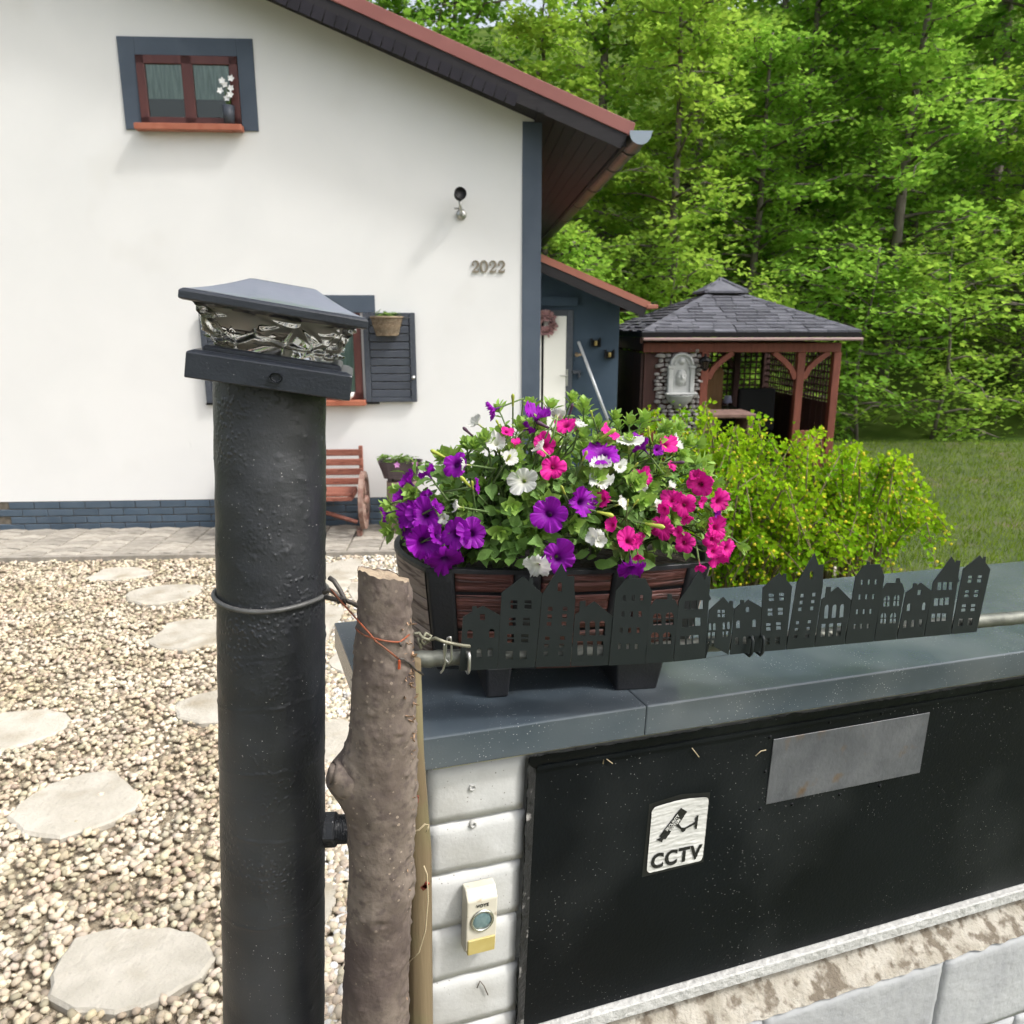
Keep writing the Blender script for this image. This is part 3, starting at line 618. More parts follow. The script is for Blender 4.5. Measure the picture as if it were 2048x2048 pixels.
rf.add([(-hw, -hw, GE-.03), (hw, -hw, GE-.03), (hw, hw, GE-.03), (-hw, hw, GE-.03)], [(3, 2, 1, 0)])
grf = rf.build('roof', m_darkwood, gz)
NR = 12; sa = math.atan(GS); ML = hw*.8/NR/math.cos(sa)
def shingles(k):
    M = gface(k)
    for r_ in range(NR):
        y0 = -hw+hw*.8*r_/NR-.006; run = hw*.8/NR; half = -y0; z = GE+GS*(y0+hw)
        x = -half - (.13 if r_ % 2 else 0) ; i = 0
        while x < half-.02:
            w = random.choice((.2, .26, .3)); xa, xb = max(x, -half), min(x+w, half)
            if xb-xa > .03:
                t = .010+random.choice((0, .016, .016)); lift = .004
                # trapezoid clipped to the hips
                ya = y0+run*1.1; hxa = -ya; xa2, xb2 = max(xa, -hxa), min(xb, hxa); g = .004
                vs = [(xa+g, y0, z), (xb-g, y0, z), (xb2-g, ya, z+GS*run*1.1), (xa2+g, ya, z+GS*run*1.1), (xa+g, y0, z+t+lift), (xb-g, y0, z+t+lift), (xb2-g, ya, z+GS*run*1.1+.003), (xa2+g, ya, z+GS*run*1.1+.003)]
                MB().add([M @ Vector(p) for p in vs], [(0,3,2,1),(4,5,6,7),(0,1,5,4),(1,2,6,5),(2,3,7,6),(3,0,4,7)]).build('shingle', m_shingle, grf)
            x += w
shingles(0); shingles(3)
for k in (1, 2):
    M = gface(k); MB().add([M @ Vector(p) for p in ((-hw, -hw, GE), (hw, -hw, GE), (0, 0, GE+GS*hw+.01))], [(0, 1, 2)]).build('shingle_sheet', m_shingle, grf)
for s in (-1, 1):           # hip caps
    for r_ in range(11):
        d = hw-hw*.8*r_/11; z = GE+GS*(hw-d); d2 = d-hw*.8/11*1.15; z2 = GE+GS*(hw-d2)
        a = .105; vs = [(s*d-s*a, -d, z+.016), (s*d, -d, z+.032), (s*d, -d+a, z+.016), (s*d2-s*a, -d2, z2+.012), (s*d2, -d2, z2+.026), (s*d2, -d2+a, z2+.012)]
        MB().add(vs, [(0, 1, 4, 3), (1, 2, 5, 4)]).build('hip_shingle', m_shingle, grf)
cw = .335; cz = 2.55
cap = MB()
for k in range(4):
    M = gface(k); cap.add([M @ Vector(p) for p in ((-cw, -cw, cz), (cw, -cw, cz), (0, 0, cz+.20))], [(0, 1, 2)]); cap.add([M @ Vector(p) for p in ((-cw, -cw, cz-.03), (cw, -cw, cz-.03), (cw, -cw, cz), (-cw, -cw, cz))], [(0, 1, 2, 3)])
    cap.add([M @ Vector(p) for p in ((-cw*.8, -cw*.8, cz-.12), (cw*.8, -cw*.8, cz-.12), (cw*.8, -cw*.8, cz-.02), (-cw*.8, -cw*.8, cz-.02))], [(0, 1, 2, 3)])
cap = cap.build('roof_cap', m_shingle, grf)
MB().box(-cw*.84, -cw*.84, cz-.12, cw*.84, cw*.84, cz-.02).build('painted_gap_shade', m_black, grf)  # black box paints the shaded gap below the roof cap
for s in (-1, 1):
    for r_ in range(4):
        a, b = cw*(1-r_/4.2), cw*(1-(r_+1.1)/4.2); za, zb = cz+.20*(1-a/cw), cz+.20*(1-b/cw)
        MB().add([(s*a-s*.06, -a, za+.012), (s*a, -a, za+.022), (s*a, -a+.06, za+.012), (s*b-s*.06, -b, zb+.01), (s*b, -b, zb+.018), (s*b, -b+.06, zb+.01)], [(0, 1, 4, 3), (1, 2, 5, 4)]).build('hip_shingle', m_shingle, grf)
MB().tube([(-.06, -.09, cz+.14), (-.035, -.06, cz+.19)], .012, 6).build('finial', m_black, grf)
MB().box(-hw, -hw-.02, GE-.07, hw, -hw+.015, GE-.008).build('eave_trim', m_black, grf)
MB().box(-hw-.02, -hw+.016, GE-.07, -hw+.015, hw, GE-.008).build('eave_trim', m_black, grf)
MB().box(-hw+.0, -hw-.09, GE-.115, hw, -hw-.021, GE-.075).build('gutter', m_pinkgut, grf, bevel=.01)
MB().box(-hw-.02, -hw+.0, GE-.15, -hw+.012, hw, GE-.075).build('fascia', m_darkwood, grf)
# posts and beams (local to the gazebo centre)
def gl(x, y, yh): q = hp(x, y, yh); return q[0]-GC.x, q[1]
pf_ = GY0+.22-GC.y                     # front post line
pxs = [-1.32, gl(1407, 750, GY0+.22)[0], gl(1598, 750, GY0+.22)[0], 1.32]
BT = GE-.15
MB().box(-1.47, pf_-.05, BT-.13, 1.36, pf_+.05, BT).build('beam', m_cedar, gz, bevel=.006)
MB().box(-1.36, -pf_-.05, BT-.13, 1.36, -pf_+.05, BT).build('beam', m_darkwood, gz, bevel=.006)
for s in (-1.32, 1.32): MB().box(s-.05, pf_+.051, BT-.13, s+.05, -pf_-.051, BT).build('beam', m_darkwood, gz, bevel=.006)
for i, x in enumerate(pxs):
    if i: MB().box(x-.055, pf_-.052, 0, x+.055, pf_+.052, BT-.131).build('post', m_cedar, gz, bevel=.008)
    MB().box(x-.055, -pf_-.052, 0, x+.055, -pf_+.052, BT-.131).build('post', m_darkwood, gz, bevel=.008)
def brace(x, s, y, m_):
    pts = [(x+s*(.06), y, BT-.50), (x+s*.13, y, BT-.36), (x+s*.24, y, BT-.25), (x+s*.40, y, BT-.135)]
    MB().tube(pts, .052, 4, start=math.pi/4).build('brace', m_, gz)
brace(pxs[1], 1, pf_, m_cedar); brace(pxs[2], -1, pf_, m_cedar); brace(pxs[2], 1, pf_, m_cedar); brace(pxs[1], 1, -pf_, m_darkwood); brace(pxs[2], -1, -pf_, m_darkwood)
# boarded low walls and the dark side
for i in range(7): MB().box(-1.46, pf_-.06, .02+i*.078, -1.22, pf_-.02, .094+i*.078).build('board', m_cedar, gz, bevel=.004)
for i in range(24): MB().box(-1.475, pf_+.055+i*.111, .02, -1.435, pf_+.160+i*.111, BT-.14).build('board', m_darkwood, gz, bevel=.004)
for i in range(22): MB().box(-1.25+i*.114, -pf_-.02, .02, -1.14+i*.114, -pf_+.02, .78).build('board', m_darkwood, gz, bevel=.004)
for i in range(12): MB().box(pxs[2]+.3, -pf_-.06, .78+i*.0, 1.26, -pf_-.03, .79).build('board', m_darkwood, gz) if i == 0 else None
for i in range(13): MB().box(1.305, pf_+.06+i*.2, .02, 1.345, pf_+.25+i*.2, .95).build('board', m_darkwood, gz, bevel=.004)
for i in range(7): MB().box(pxs[2]+.06, pf_-.02, .02+i*.078, 1.26, pf_+.02, .094+i*.078).build('board', m_cedar, gz, bevel=.004)
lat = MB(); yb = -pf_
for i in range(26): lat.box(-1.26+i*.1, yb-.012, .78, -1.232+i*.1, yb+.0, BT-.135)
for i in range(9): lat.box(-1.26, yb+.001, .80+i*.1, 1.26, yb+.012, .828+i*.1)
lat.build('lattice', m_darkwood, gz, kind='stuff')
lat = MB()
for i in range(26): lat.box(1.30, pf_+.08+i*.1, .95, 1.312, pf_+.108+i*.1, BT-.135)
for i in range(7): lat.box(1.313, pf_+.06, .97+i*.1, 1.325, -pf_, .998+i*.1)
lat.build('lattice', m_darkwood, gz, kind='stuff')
# stone cladding in the first bay
st = empty('stone_wall', Matrix.Translation((0, 0, 0)), gz)
MB().box(-1.43, pf_+.03, .0, pxs[1]-.06, pf_+.12, BT-.14).build('backing', m_darkwood, st)
stm = []
for q in range(6):
    bm = bmesh.new(); bmesh.ops.create_icosphere(bm, subdivisions=1, radius=.5)
    for v in bm.verts: v.co *= 1+random.uniform(-.22, .22); v.co.z = max(-.33, min(.33, v.co.z))
    me = bpy.data.meshes.new('stone'); bm.to_mesh(me); bm.free(); me.materials.append(m_stone); stm.append(me)
z = .30
while z < BT-.14:
    x = -1.42 + random.uniform(0, .06); hrow = random.uniform(.045, .075)
    while x < pxs[1]-.09:
        w = random.uniform(.07, .15)
        ragged = .12*n3((z*3, 0, 0), 2)+.06 if z < 1.35 else .10
        if x > -1.40+ragged and not (z < .62 and x < -1.15):
            link('stone', random.choice(stm), None, st, Matrix.Translation((x+w/2, pf_-.0+random.uniform(-.02, .02), z+hrow/2)) @ Matrix.Rotation(random.uniform(-.25, .25), 4, 'Y') @ Matrix.Diagonal((w*1.05, .12, hrow*1.35, 1)))
        x += w
    z += hrow
# wall fountain
fx, fzt = hp(1365, 703, GY0+.14); fzb = hp(1365, 815, GY0+.14)[1]
ft = thing('wall_fountain', 'pale cast stone wall fountain with arched back and half bowl basin', 'fountain', HM @ Matrix.Translation((fx-.005, GY0+.14, fzb)))
FH = fzt-fzb; hw_ = .19
arch = [(-hw_, .19), (hw_, .19), (hw_, FH-.21)] + [((hw_-.02)*math.cos(a), FH-.20+.19*math.sin(a)) for a in np.linspace(0, math.pi, 17)] + [(-hw_, FH-.21)]
MB().prism(arch, -.02, .03).build('back_plate', m_marble, ft, bevel=.006)
for s in (-1, 1):
    MB().box(s*.155-.032, -.045, .21, s*.155+.032, -.021, FH-.235).build('pilaster', m_marble, ft, bevel=.008); MB().box(s*.155-.045, -.055, FH-.234, s*.155+.045, -.0205, FH-.19).build('capital', m_marble, ft, bevel=.006)
MB().tube([(.155*math.cos(a), -.028, FH-.19+.155*math.sin(a)) for a in np.linspace(0, math.pi, 19)], .022, 8).build('arch_moulding', m_marble, ft, True)
MB().tube([(.10*math.cos(a), -.024, FH-.19+.10*math.sin(a)) for a in np.linspace(0, math.pi, 15)], .012, 8).build('arch_moulding', m_marble, ft, True)
MB().lathe([(0, .035), (.03, .03), (.045, .012), (.05, 0)], 14, Matrix.Translation((0, -.02, FH-.13)) @ Matrix.Rotation(R(90), 4, 'X')).build('rosette', m_marble, ft, True)
mk = MB()
def mask(u, v):       # a relief mask: brows, nose, mouth, beard
    a, b = (u-.5)*2, (v-.5)*2; r_ = max(0, 1-(a*a+b*b*.9)); h = .05*math.sqrt(r_)
    h += .022*math.exp(-(a*a/.02+(b-.05)**2/.10)) if r_ > 0 else 0
    h -= .014*math.exp(-((abs(a)-.33)**2/.018+(b-.22)**2/.012)); h -= .016*math.exp(-(a*a/.06+(b+.33)**2/.008)); h += .008*math.sin(9*math.atan2(b, a))*max(0, (a*a+b*b)-.35) if r_ > 0 else 0
    return (.075*a, -.02-h, FH-.36+.11*b)
mk.grid(mask, 22, 26); mk.build('relief_mask', m_marble, ft, True)
MB().box(-.225, -.11, .185, .225, .02, .212).build('ledge', m_marble, ft, bevel=.008)
prof = [(.0, .0), (.05, .008), (.12, .05), (.175, .11), (.2, .165), (.215, .184), (.195, .184), (.17, .12), (.0, .08)]
MB().lathe(prof, 28, Matrix.Translation((0, .03, 0)), math.pi, 2*math.pi).build('basin', m_marble, ft, True)
MB().lathe([(.0, -.03), (.02, -.025), (.015, -.005), (0, 0)], 10, Matrix.Translation((0, -.02, 0))).build('knob', m_marble, ft, True)
# lantern on the post
lx_, lz_ = hp(1407.5+3, 727, GY0+.05)
gl_ = thing('post_lantern', 'black carriage lantern on the red gazebo post beside the fountain', 'lantern', HM @ Matrix.Translation((lx_, GY0+.06, lz_)))
MB().lathe([(.04, -.07), (.075, .03), (.07, .03), (.036, -.068)], 8).build('shade', glass('lantern_glass', (.5, .5, .5), .3), gl_)
MB().lathe([(.09, .03), (.095, .04), (.05, .085), (.02, .10), (.012, .13), (0, .135)], 8).build('hood', m_black, gl_)
MB().lathe([(0, -.11), (.02, -.10), (.045, -.075), (.045, -.065), (0, -.065)], 8).build('base', m_black, gl_)
for k in range(8): a = k*math.pi/4; MB().tube([(.041*math.cos(a), .041*math.sin(a), -.07), (.077*math.cos(a), .077*math.sin(a), .032)], .006, 5).build('bar', m_black, gl_)
MB().tube([(0, .1, -.03), (0, .05, -.09), (0, 0, -.10)], .01, 6).build('bracket', m_black, gl_)
# furniture inside
bo = hp(1432, 735, 4.3); 
brd = thing('wooden_board', 'tall tan wooden board with rounded top leaning inside the gazebo', 'board', HM @ Matrix.Translation((bo[0], 4.3, .55)))
m_tan = mat('tan_timber', (.33, .17, .07), (.40, .22, .10), 6, .6, stretch=(4, 4, .4), rnd=.1)
bt_ = bo[1]-.55
for i in range(3):
    x0 = -.12+i*.082; MB().prism([(x0, 0), (x0+.08, 0), (x0+.08, bt_-.05*(i == 2)), (x0+.04, bt_+.02*(i == 1)), (x0, bt_-.06*(i == 0))], -.012, .012).build('plank', m_tan, brd)
tb = thing('garden_table', 'black covered table standing inside the gazebo', 'table', HM @ Matrix.Translation((GC.x-.05, GC.y+.05, 0)))
MB().box(-.75, -.45, .70, .55, .45, .74).build('top', m_black, tb, bevel=.01)
for sx in (-.68, .48):
    for sy in (-.38, .38): MB().box(sx-.03, sy-.03, 0, sx+.03, sy+.03, .70).build('leg', m_black, tb)
tl = hp(1455, 805, GC.y-.2); tlm = thing('table_lamp', 'small lamp with pale lilac shade on the gazebo table', 'lamp', HM @ Matrix.Translation((tl[0], GC.y-.2, .74)))
lh = max(.1, hp(1455, 798, GC.y-.2)[1]-.74)
MB().lathe([(0, 0), (.05, 0), (.05, .012), (.012, .02), (.012, lh), (0, lh)], 14).build('stand', m_steel, tlm, True)
MB().lathe([(.07, lh-.06), (.048, lh+.05), (.044, lh+.05), (.066, lh-.06)], 18).build('lamp_shade', mat('lilac_shade', (.45, .45, .62), None, rough=.8), tlm, True)
for k, (cx_, cy_, wd) in enumerate(((1512, 3.75, .58),)):
    q = hp(cx_, 770, cy_); ch = thing('armchair', ('dark high backed armchair in the gazebo opening, nearest the table lamp' if k == 0 else 'dark armchair at the far end of the gazebo beyond the post'), 'chair', HM @ Matrix.Translation((q[0], cy_+.2, 0)), 'gazebo chairs')
    MB().box(-wd/2, -.25, .3, wd/2, .25, .45).build('seat', m_black, ch, bevel=.03, seg=2); MB().box(-wd/2, -.30, .45, wd/2, -.2, 1.12).build('backrest', m_black, ch, bevel=.04, seg=2)
    for s in (-1, 1): MB().box(s*wd/2-.05, -.19, .451, s*wd/2+.05, .25, .65).build('armrest', m_black, ch, bevel=.02)
    for sx in (-1, 1):
        for sy in (-1, 1): MB().box(sx*(wd/2-.06)-.025, sy*.2-.025, 0, sx*(wd/2-.06)+.025, sy*.2+.025, .3).build('leg', m_black, ch)
MB().box(-hw*.9, -hw*.9, -.01, hw*.9, hw*.9, .018).build('deck', m_darkwood, gz)
# barbecue-like brown fire box in front of the gazebo, half hidden by the shrub
q = hp(1462, 880, 1.9); fb = thing('fire_box', 'brown outdoor fire box with black opening behind the yellow shrub', 'fireplace', HM @ Matrix.Translation((q[0], 1.9, 0)) @ Matrix.Diagonal((.72, 1, .86, 1)))
m_clay = mat('brown_clay', (.12, .065, .05), (.17, .10, .08), 8, .8, bump=.3)
for s in (-1, 1): MB().box(s*.34-.06, 0, .0, s*.34+.06, .5, 1.02).build('side', m_clay, fb, bevel=.01)
MB().box(-.279, 0, 0, .279, .5, .62).build('hearth', m_clay, fb, bevel=.01); MB().box(-.279, .44, .62, .279, .5, 1.02).build('back', m_black, fb); MB().box(-.43, -.03, 1.021, .43, .53, 1.09).build('lid', m_clay, fb, bevel=.015)

# ================================================================== YELLOW SHRUB
m_yl = mat('shrub_leaves', (.13, .29, .014), (.31, .47, .018), 3, .5, island=.42, transl=.45, hue=.012, tcol=(.40, .64, .012), simple=True)
m_yf = mat('shrub_yellow_blossom', (.70, .60, .02), (.78, .68, .05), 9, .6, island=.15, transl=.3)
m_cane = mat('shrub_canes', (.14, .10, .05), (.20, .16, .09), 12, .85)
TRI = [(0, 0, 0), (.5, .35, .04), (.32, .62, 0), (0, 1, -.05), (-.32, .62, 0), (-.5, .35, .04), (0, .45, -.06)]
TRF = [(0, 1, 6), (1, 2, 6), (2, 3, 6), (3, 4, 6), (4, 5, 6), (5, 0, 6)]
def shrub(name, label, base, prof, depth, nleaf, seed):
    rs = random.Random(seed); t = thing(name, label, 'shrub', Matrix.Translation(base), 'yellow flowering shrubs')
    mb = MB(); pos, nz, fp = [], [], []
    for c in range(64):
        i = rs.random(); xt, zt = None, None
        u = rs.random()*(len(prof)-1); k = int(u); w = u-k; xt = prof[k][0]*(1-w)+prof[k+1][0]*w; zt = (prof[k][1]*(1-w)+prof[k+1][1]*w)*rs.uniform(.45, 1.0)
        yt = rs.uniform(-depth, depth); b = Vector((rs.uniform(-.12, .12)+xt*.25, yt*.2, 0)); e = Vector((xt, yt, zt)); dr = Vector((xt*.3+rs.uniform(-.16, .16), yt*.3-.1, -rs.uniform(.05, .6)*zt))
        m1 = b.lerp(e, .55)+Vector((0, 0, .25*zt)); pts = []
        for s in np.linspace(0, 1, 9): pts.append(b*(1-s)**2+m1*2*s*(1-s)+e*s*s)
        for s in (.35, .7, 1.0): pts.append(e+dr*s+Vector((0, 0, -.05*s*s)))
        mb.tube(pts, [.010]*4+[.007]*4+[.004]*4, 5)
        for _ in range(nleaf//64):
            s = rs.uniform(.28, 1)*(len(pts)-1); k = min(int(s), len(pts)-2); p = pts[k].lerp(pts[k+1], s-k)
            p = p+Vector((rs.gauss(0, .032), rs.gauss(0, .032), rs.gauss(0, .026)))
            pos.append(p); nz.append((rs.gauss(0, .6), rs.gauss(-.45, .5), rs.uniform(.1, 1)))
            if rs.random() < .09: fp.append(p+Vector((rs.gauss(0, .012), -.02, -.012)))
    mb.build('cane', m_cane, t, True, kind='stuff')
    n = len(pos); M3 = rot_from(np.array(nz), rng.uniform(0, 6.28, n))*rng.uniform(.017, .046, n)[:, None, None]
    link('foliage', cloud('foliage', TRI, TRF, M3, np.array([tuple(p) for p in pos])), m_yl, t, kind='stuff')
    n = len(fp); M3 = rot_from(rng.normal(0, 1, (n, 3)), rng.uniform(0, 6.28, n))*rng.uniform(.006, .012, n)[:, None, None]
    link('blossom', cloud('blossom', i0v, i0f, M3, np.array([tuple(p) for p in fp])), m_yf, t, kind='stuff')
    return t
SB = Vector((1.75, 5.75, 0))
def sprof(lst, Y, base): return [(aty(x, y, Y).x-base.x, aty(x, y, Y).z) for x, y in lst]
shrub('flowering_shrub', 'yellow green arching shrub with tiny yellow blossoms behind the planter', SB, sprof([(1275, 905), (1300, 860), (1345, 825), (1400, 815), (1450, 800), (1490, 800), (1530, 842), (1560, 840)], 5.6, SB), .40, 9500, 3)
SB2 = Vector((2.45, 5.45, 0))
shrub('flowering_shrub', 'yellow green shrub with dense blossoms in front of the gazebo post', SB2, sprof([(1480, 905), (1520, 850), (1560, 842), (1600, 855), (1660, 850), (1720, 870), (1790, 900), (1850, 950)], 5.4, SB2), .45, 10500, 5)
SB3 = Vector((1.5, 5.1, 0))
shrub('flowering_shrub', 'low front part of the yellow shrub next to the pink petunias', SB3, sprof([(1290, 1010), (1330, 960), (1400, 925), (1470, 915), (1540, 900), (1620, 930), (1690, 960)], 5.0, SB3), .3, 7500, 9)
# grass and pale border stones under the shrub
n = 60000; gyp = rng.uniform(2.4, 14.0, n)**1.0; gxp = rng.uniform(.55, 1.0, n)*0+.55+rng.random(n)*(gyp*.75); hh = rng.uniform(.03, .085, n)
yaw = rng.uniform(0, 6.28, n); M3 = rot_from(np.stack([rng.normal(0, .35, n), rng.normal(0, .35, n), np.ones(n)], 1), yaw)*np.stack([hh*.13, hh*.13, hh], 1)[:, None, :]
tag(link('grass', cloud('grass', [(-.5, 0, 0), (.5, 0, 0), (.25, .8, .6), (0, 2.2, 1)], [(0, 1, 2), (0, 2, 3)], M3, np.stack([gxp, gyp, np.full(n, -.03)], 1)), m_grass), 'short sunny grass around the yellow shrub', 'grass', kind='stuff')
bst = tag(empty('border_stones'), 'pale rough stones edging the shrub bed', kind='structure')
m_bstone = mat('border_stone', (.40, .35, .29), (.50, .45, .38), 9, .9, bump=.8, bscale=30, rnd=.2)
for x, y, s in ((1440, 1135, .12), (1462, 1142, .1), (1483, 1150, .11), (1505, 1128, .10), (1528, 1120, .12), (1552, 1128, .1), (1570, 1140, .12), (1592, 1146, .1), (1430, 1112, .1), (1540, 1156, .09), (1626, 1140, .12), (1660, 1150, .1)):
    p = atz(x, y); link('stone', random.choice(stm[:6]).copy(), None, bst, Matrix.Translation((p.x, p.y, .03)) @ Matrix.Rotation(random.random()*6, 4, 'Z') @ Matrix.Diagonal((s*2, s*1.5, s*1.2, 1))).data.materials[0] = m_bstone

# ================================================================== WOODED SLOPE
m_l1 = mat('maple_leaves', (.20, .38, .06), (.285, .48, .075), .7, .55, island=.22, transl=.55, hue=.012, tcol=(.39, .64, .075), simple=True)
m_l2 = mat('beech_leaves', (.24, .40, .065), (.33, .50, .08), .7, .55, island=.22, transl=.55, hue=.012, tcol=(.46, .66, .08), simple=True)
m_l3 = mat('dark_maple_leaves', (.165, .33, .055), (.235, .42, .07), .7, .55, island=.22, transl=.53, hue=.012, tcol=(.32, .57, .065), simple=True)
MAP = [(0, 0, 0), (.42, .12, .05), (.30, .42, 0), (.52, .66, .02), (.16, .66, -.02), (0, 1.05, -.08), (-.16, .66, -.02), (-.52, .66, .02), (-.30, .42, 0), (-.42, .12, .05)]
MAPF = [(0, 1, 2), (0, 2, 8), (0, 8, 9), (2, 3, 4), (2, 4, 6), (2, 6, 8), (4, 5, 6), (8, 6, 7)]
def tree_meshes(seed, h, spread, low, nspray, per, lsize, thin=1.0):
    rs = random.Random(seed); tr = MB(); sp = []
    lx1, ly1, ph1 = rs.gauss(0, .25), rs.gauss(0, .25), rs.uniform(0, 6); bend = [Vector((lx1*i/8+.07*math.sin(ph1+i*.8), ly1*i/8+.07*math.cos(ph1+i*.7), h*i/8)) for i in range(9)]
    tr.tube(bend, [.14*(1-.85*i/8)*thin*(h/10)+.01 for i in range(9)], 9)
    lims = []
    nl = int(nspray/14)
    for i in range(nl):
        f = low+(1-low)*(i+rs.random())/nl; k = min(int(f*8), 7); b = bend[k].lerp(bend[k+1], f*8-k); a = i*2.4+rs.uniform(-.5, .5)
        ln = spread*(1.0-.55*f)*rs.uniform(.6, 1.1)*(1 if f > low+.12 else .85); rise = rs.uniform(.15, .7)*(1.0 if f > .4 else .6)
        pts = [b]
        for s in (.25, .5, .75, 1.0): pts.append(b+Vector((math.cos(a+.25*s), math.sin(a+.25*s), 0))*ln*s+Vector((0, 0, ln*(rise*s-.28*s*s))) + Vector((rs.gauss(0, .06), rs.gauss(0, .06), rs.gauss(0, .06)))*ln*.5)
        tr.tube(pts, [.055*thin*(1-f*.6), .04*thin*(1-f*.6), .028*thin*(1-f*.5), .016, .006], 5)
        for j in range(14):
            s = rs.uniform(.22, 1.02)*4; k = min(int(s), 3); p = pts[k].lerp(pts[k+1], min(1, s-k)); off = Vector((rs.gauss(0, .30), rs.gauss(0, .30), rs.gauss(-.02, .16)))*max(.5, ln*.42)
            sp.append((p+off, rs.uniform(.22, .42)))
            if rs.random() < .5: tr.tube([p, p+off*.9], [.012, .004], 4, False)
    pos, nz = [], []
    for p, r_ in sp:
        tilt = (rs.gauss(0, .3), rs.gauss(0, .3))
        for _ in range(per):
            a = rs.uniform(0, 6.283); q = r_*math.sqrt(rs.random()); dx, dy = q*math.cos(a), q*math.sin(a)
            pos.append((p.x+dx, p.y+dy, p.z+dx*tilt[0]+dy*tilt[1]+rs.gauss(0, .05)-.25*q*q)); nz.append((tilt[0]*-.6+rs.gauss(0, .42), tilt[1]*-.6+rs.gauss(-.12, .42), 1))
    n = len(pos); M3 = rot_from(np.array(nz), rng.uniform(0, 6.28, n))*rng.uniform(lsize*.7, lsize*1.25, n)[:, None, None]
    return tr.mesh('trunk', True), cloud('crown', MAP, MAPF, M3, np.array(pos))
KIND = [tree_meshes(11, 9.5, 3.2, .08, 640, 20, .12), tree_meshes(12, 11.5, 3.4, .12, 680, 20, .13), tree_meshes(13, 8.0, 3.0, .05, 620, 20, .115), tree_meshes(14, 13.5, 3.6, .25, 600, 18, .14, 1.4)]
UND = tree_meshes(15, 3.2, 2.0, .04, 240, 15, .085, .5)
def tree(name, label, x, y, kind, s, rz, m_, group):
    tm_, cm = kind; t = thing(name, label, 'tree', Matrix.Translation((x, y, terrain(x, y)-.05)) @ Matrix.Rotation(rz, 4, 'Z') @ Matrix.Scale(s, 4), group)
    o = link('trunk', tm_, m_trunk, t)
    o = link('crown', cm, None, t, kind='stuff'); 
    if not cm.materials: cm.materials.append(m_)
    o.material_slots[0].link = 'OBJECT'; o.material_slots[0].material = m_
    return t
ml = [m_l1, m_l2, m_l3]
ORD = ['first', 'second', 'third', 'fourth', 'fifth', 'sixth', 'seventh', 'eighth', 'ninth', 'tenth']
def srow(xs, y, kinds, s, label, group, jitter=.5, seed=0):
    rs = random.Random(seed)
    for i, x in enumerate(xs): tree('broadleaf_tree', label % ORD[i], x+rs.uniform(-jitter, jitter), y+rs.uniform(-jitter, jitter), KIND[kinds[i % len(kinds)]], s*rs.uniform(.88, 1.15), rs.uniform(0, 6.28), ml[rs.choice((0, 0, 1, 1, 2))], group)
srow([1.2, 3.2, 5.4, 7.8, 10.4, 13.2], 17.2, [2, 0, 2, 0], .9, 'low branched bright green tree, %s from the house along the foot of the wood', 'front row of trees on the slope', .4, 1)
srow([-6.5, -3.6, -.9, 1.6, 4.0, 6.5, 9.2, 12.2, 15.5], 20.2, [1, 0, 2, 1], .95, 'leafy green tree partway up the slope, %s of its row from above the house roof', 'middle row of trees on the slope', .7, 2)
srow([-8, -4.4, 5.4, 8.4, 11.6, 15, 19], 24.0, [0, 3, 1, 2], .95, 'tree higher on the wooded slope, %s of its row from above the house roof', 'upper row of trees on the slope', .9, 3)
srow([8.6, 11.8, 16, 21], 28.5, [1, 0, 3], 1.0, 'tree behind the others on the slope, %s of its row from the roof edge', 'rear row of trees on the slope', 1.0, 6)
srow([12, 18, 24], 34, [1, 3], 1.0, 'distant tree near the crest of the slope, %s of its row from the roof edge', 'crest trees on the slope', 1.5, 4)
rs = random.Random(21)
for i, x in enumerate([1.6, 3.4, 5.0, 6.6, 8.4, 10.4, 12.5]):
    tree('understorey_bush', 'pale green bush at the edge of the wood, %s from the porch' % ORD[i], x+rs.uniform(-.4, .4), 15.3+rs.uniform(-.4, .5), UND, rs.uniform(.9, 1.2), rs.uniform(0, 6), ml[1 if i % 3 else 0], 'bushes at the wood edge')
# ================================================================== FRONT WALL
WD = ray(5276, 833).normalized(); WY = Vector((-WD.y, WD.x, 0)).normalized(); WZ = WD.cross(WY)
WO = atz(836, 1479, 1.58)
WM = Matrix(((WD.x, WY.x, WZ.x, WO.x), (WD.y, WY.y, WZ.y, WO.y), (WD.z, WY.z, WZ.z, WO.z), (0, 0, 0, 1)))
WI = WM.inverted()
def wz(x, y, z): return WI @ atp(x, y, WO+WZ*z, WZ)           # on a plane parallel to the coping top
def wf(x, y, yl): return WI @ atp(x, y, WO+WY*yl, WY)         # on a plane parallel to the wall face
m_coping = mat('anthracite_sheet_metal', (.050, .066, .082), (.066, .084, .102), 6, .24, .0, bump=.05, bscale=300, spec=.6, specks=(260, .19, (.28, .30, .31)), dirt=(4, .42, .72, (.125, .14, .15)))
m_brickw = mat('white_painted_brick', (.47, .475, .465), (.55, .555, .545), 14, .8, bump=.4, bscale=170, bdist=.0014, rnd=.04, specks=(130, .12, (.16, .15, .13)), dirt=(9, .55, .8, (.38, .375, .35)))
m_mortarw = mat('white_painted_mortar', (.40, .40, .385), (.48, .48, .465), 30, .9, bump=1, bscale=90, bdist=.005)
m_cream = mat('cream_render', (.42, .41, .27), (.5, .49, .34), 12, .85, bump=.5, bscale=90)
m_panel = mat('black_board_paint', (.0025, .0035, .0045), (.004, .0055, .007), 4, .5, bump=.12, bscale=240, spec=.16, specks=(150, .105, (.26, .26, .25)), dirt=(3.2, .50, .8, (.022, .025, .026)))
m_ledge = mat('mortar_ledge', (.30, .275, .225), (.40, .375, .325), 26, .95, bump=1, bscale=140, bdist=.005, dirt=(45, .5, .62, (.15, .125, .095)))
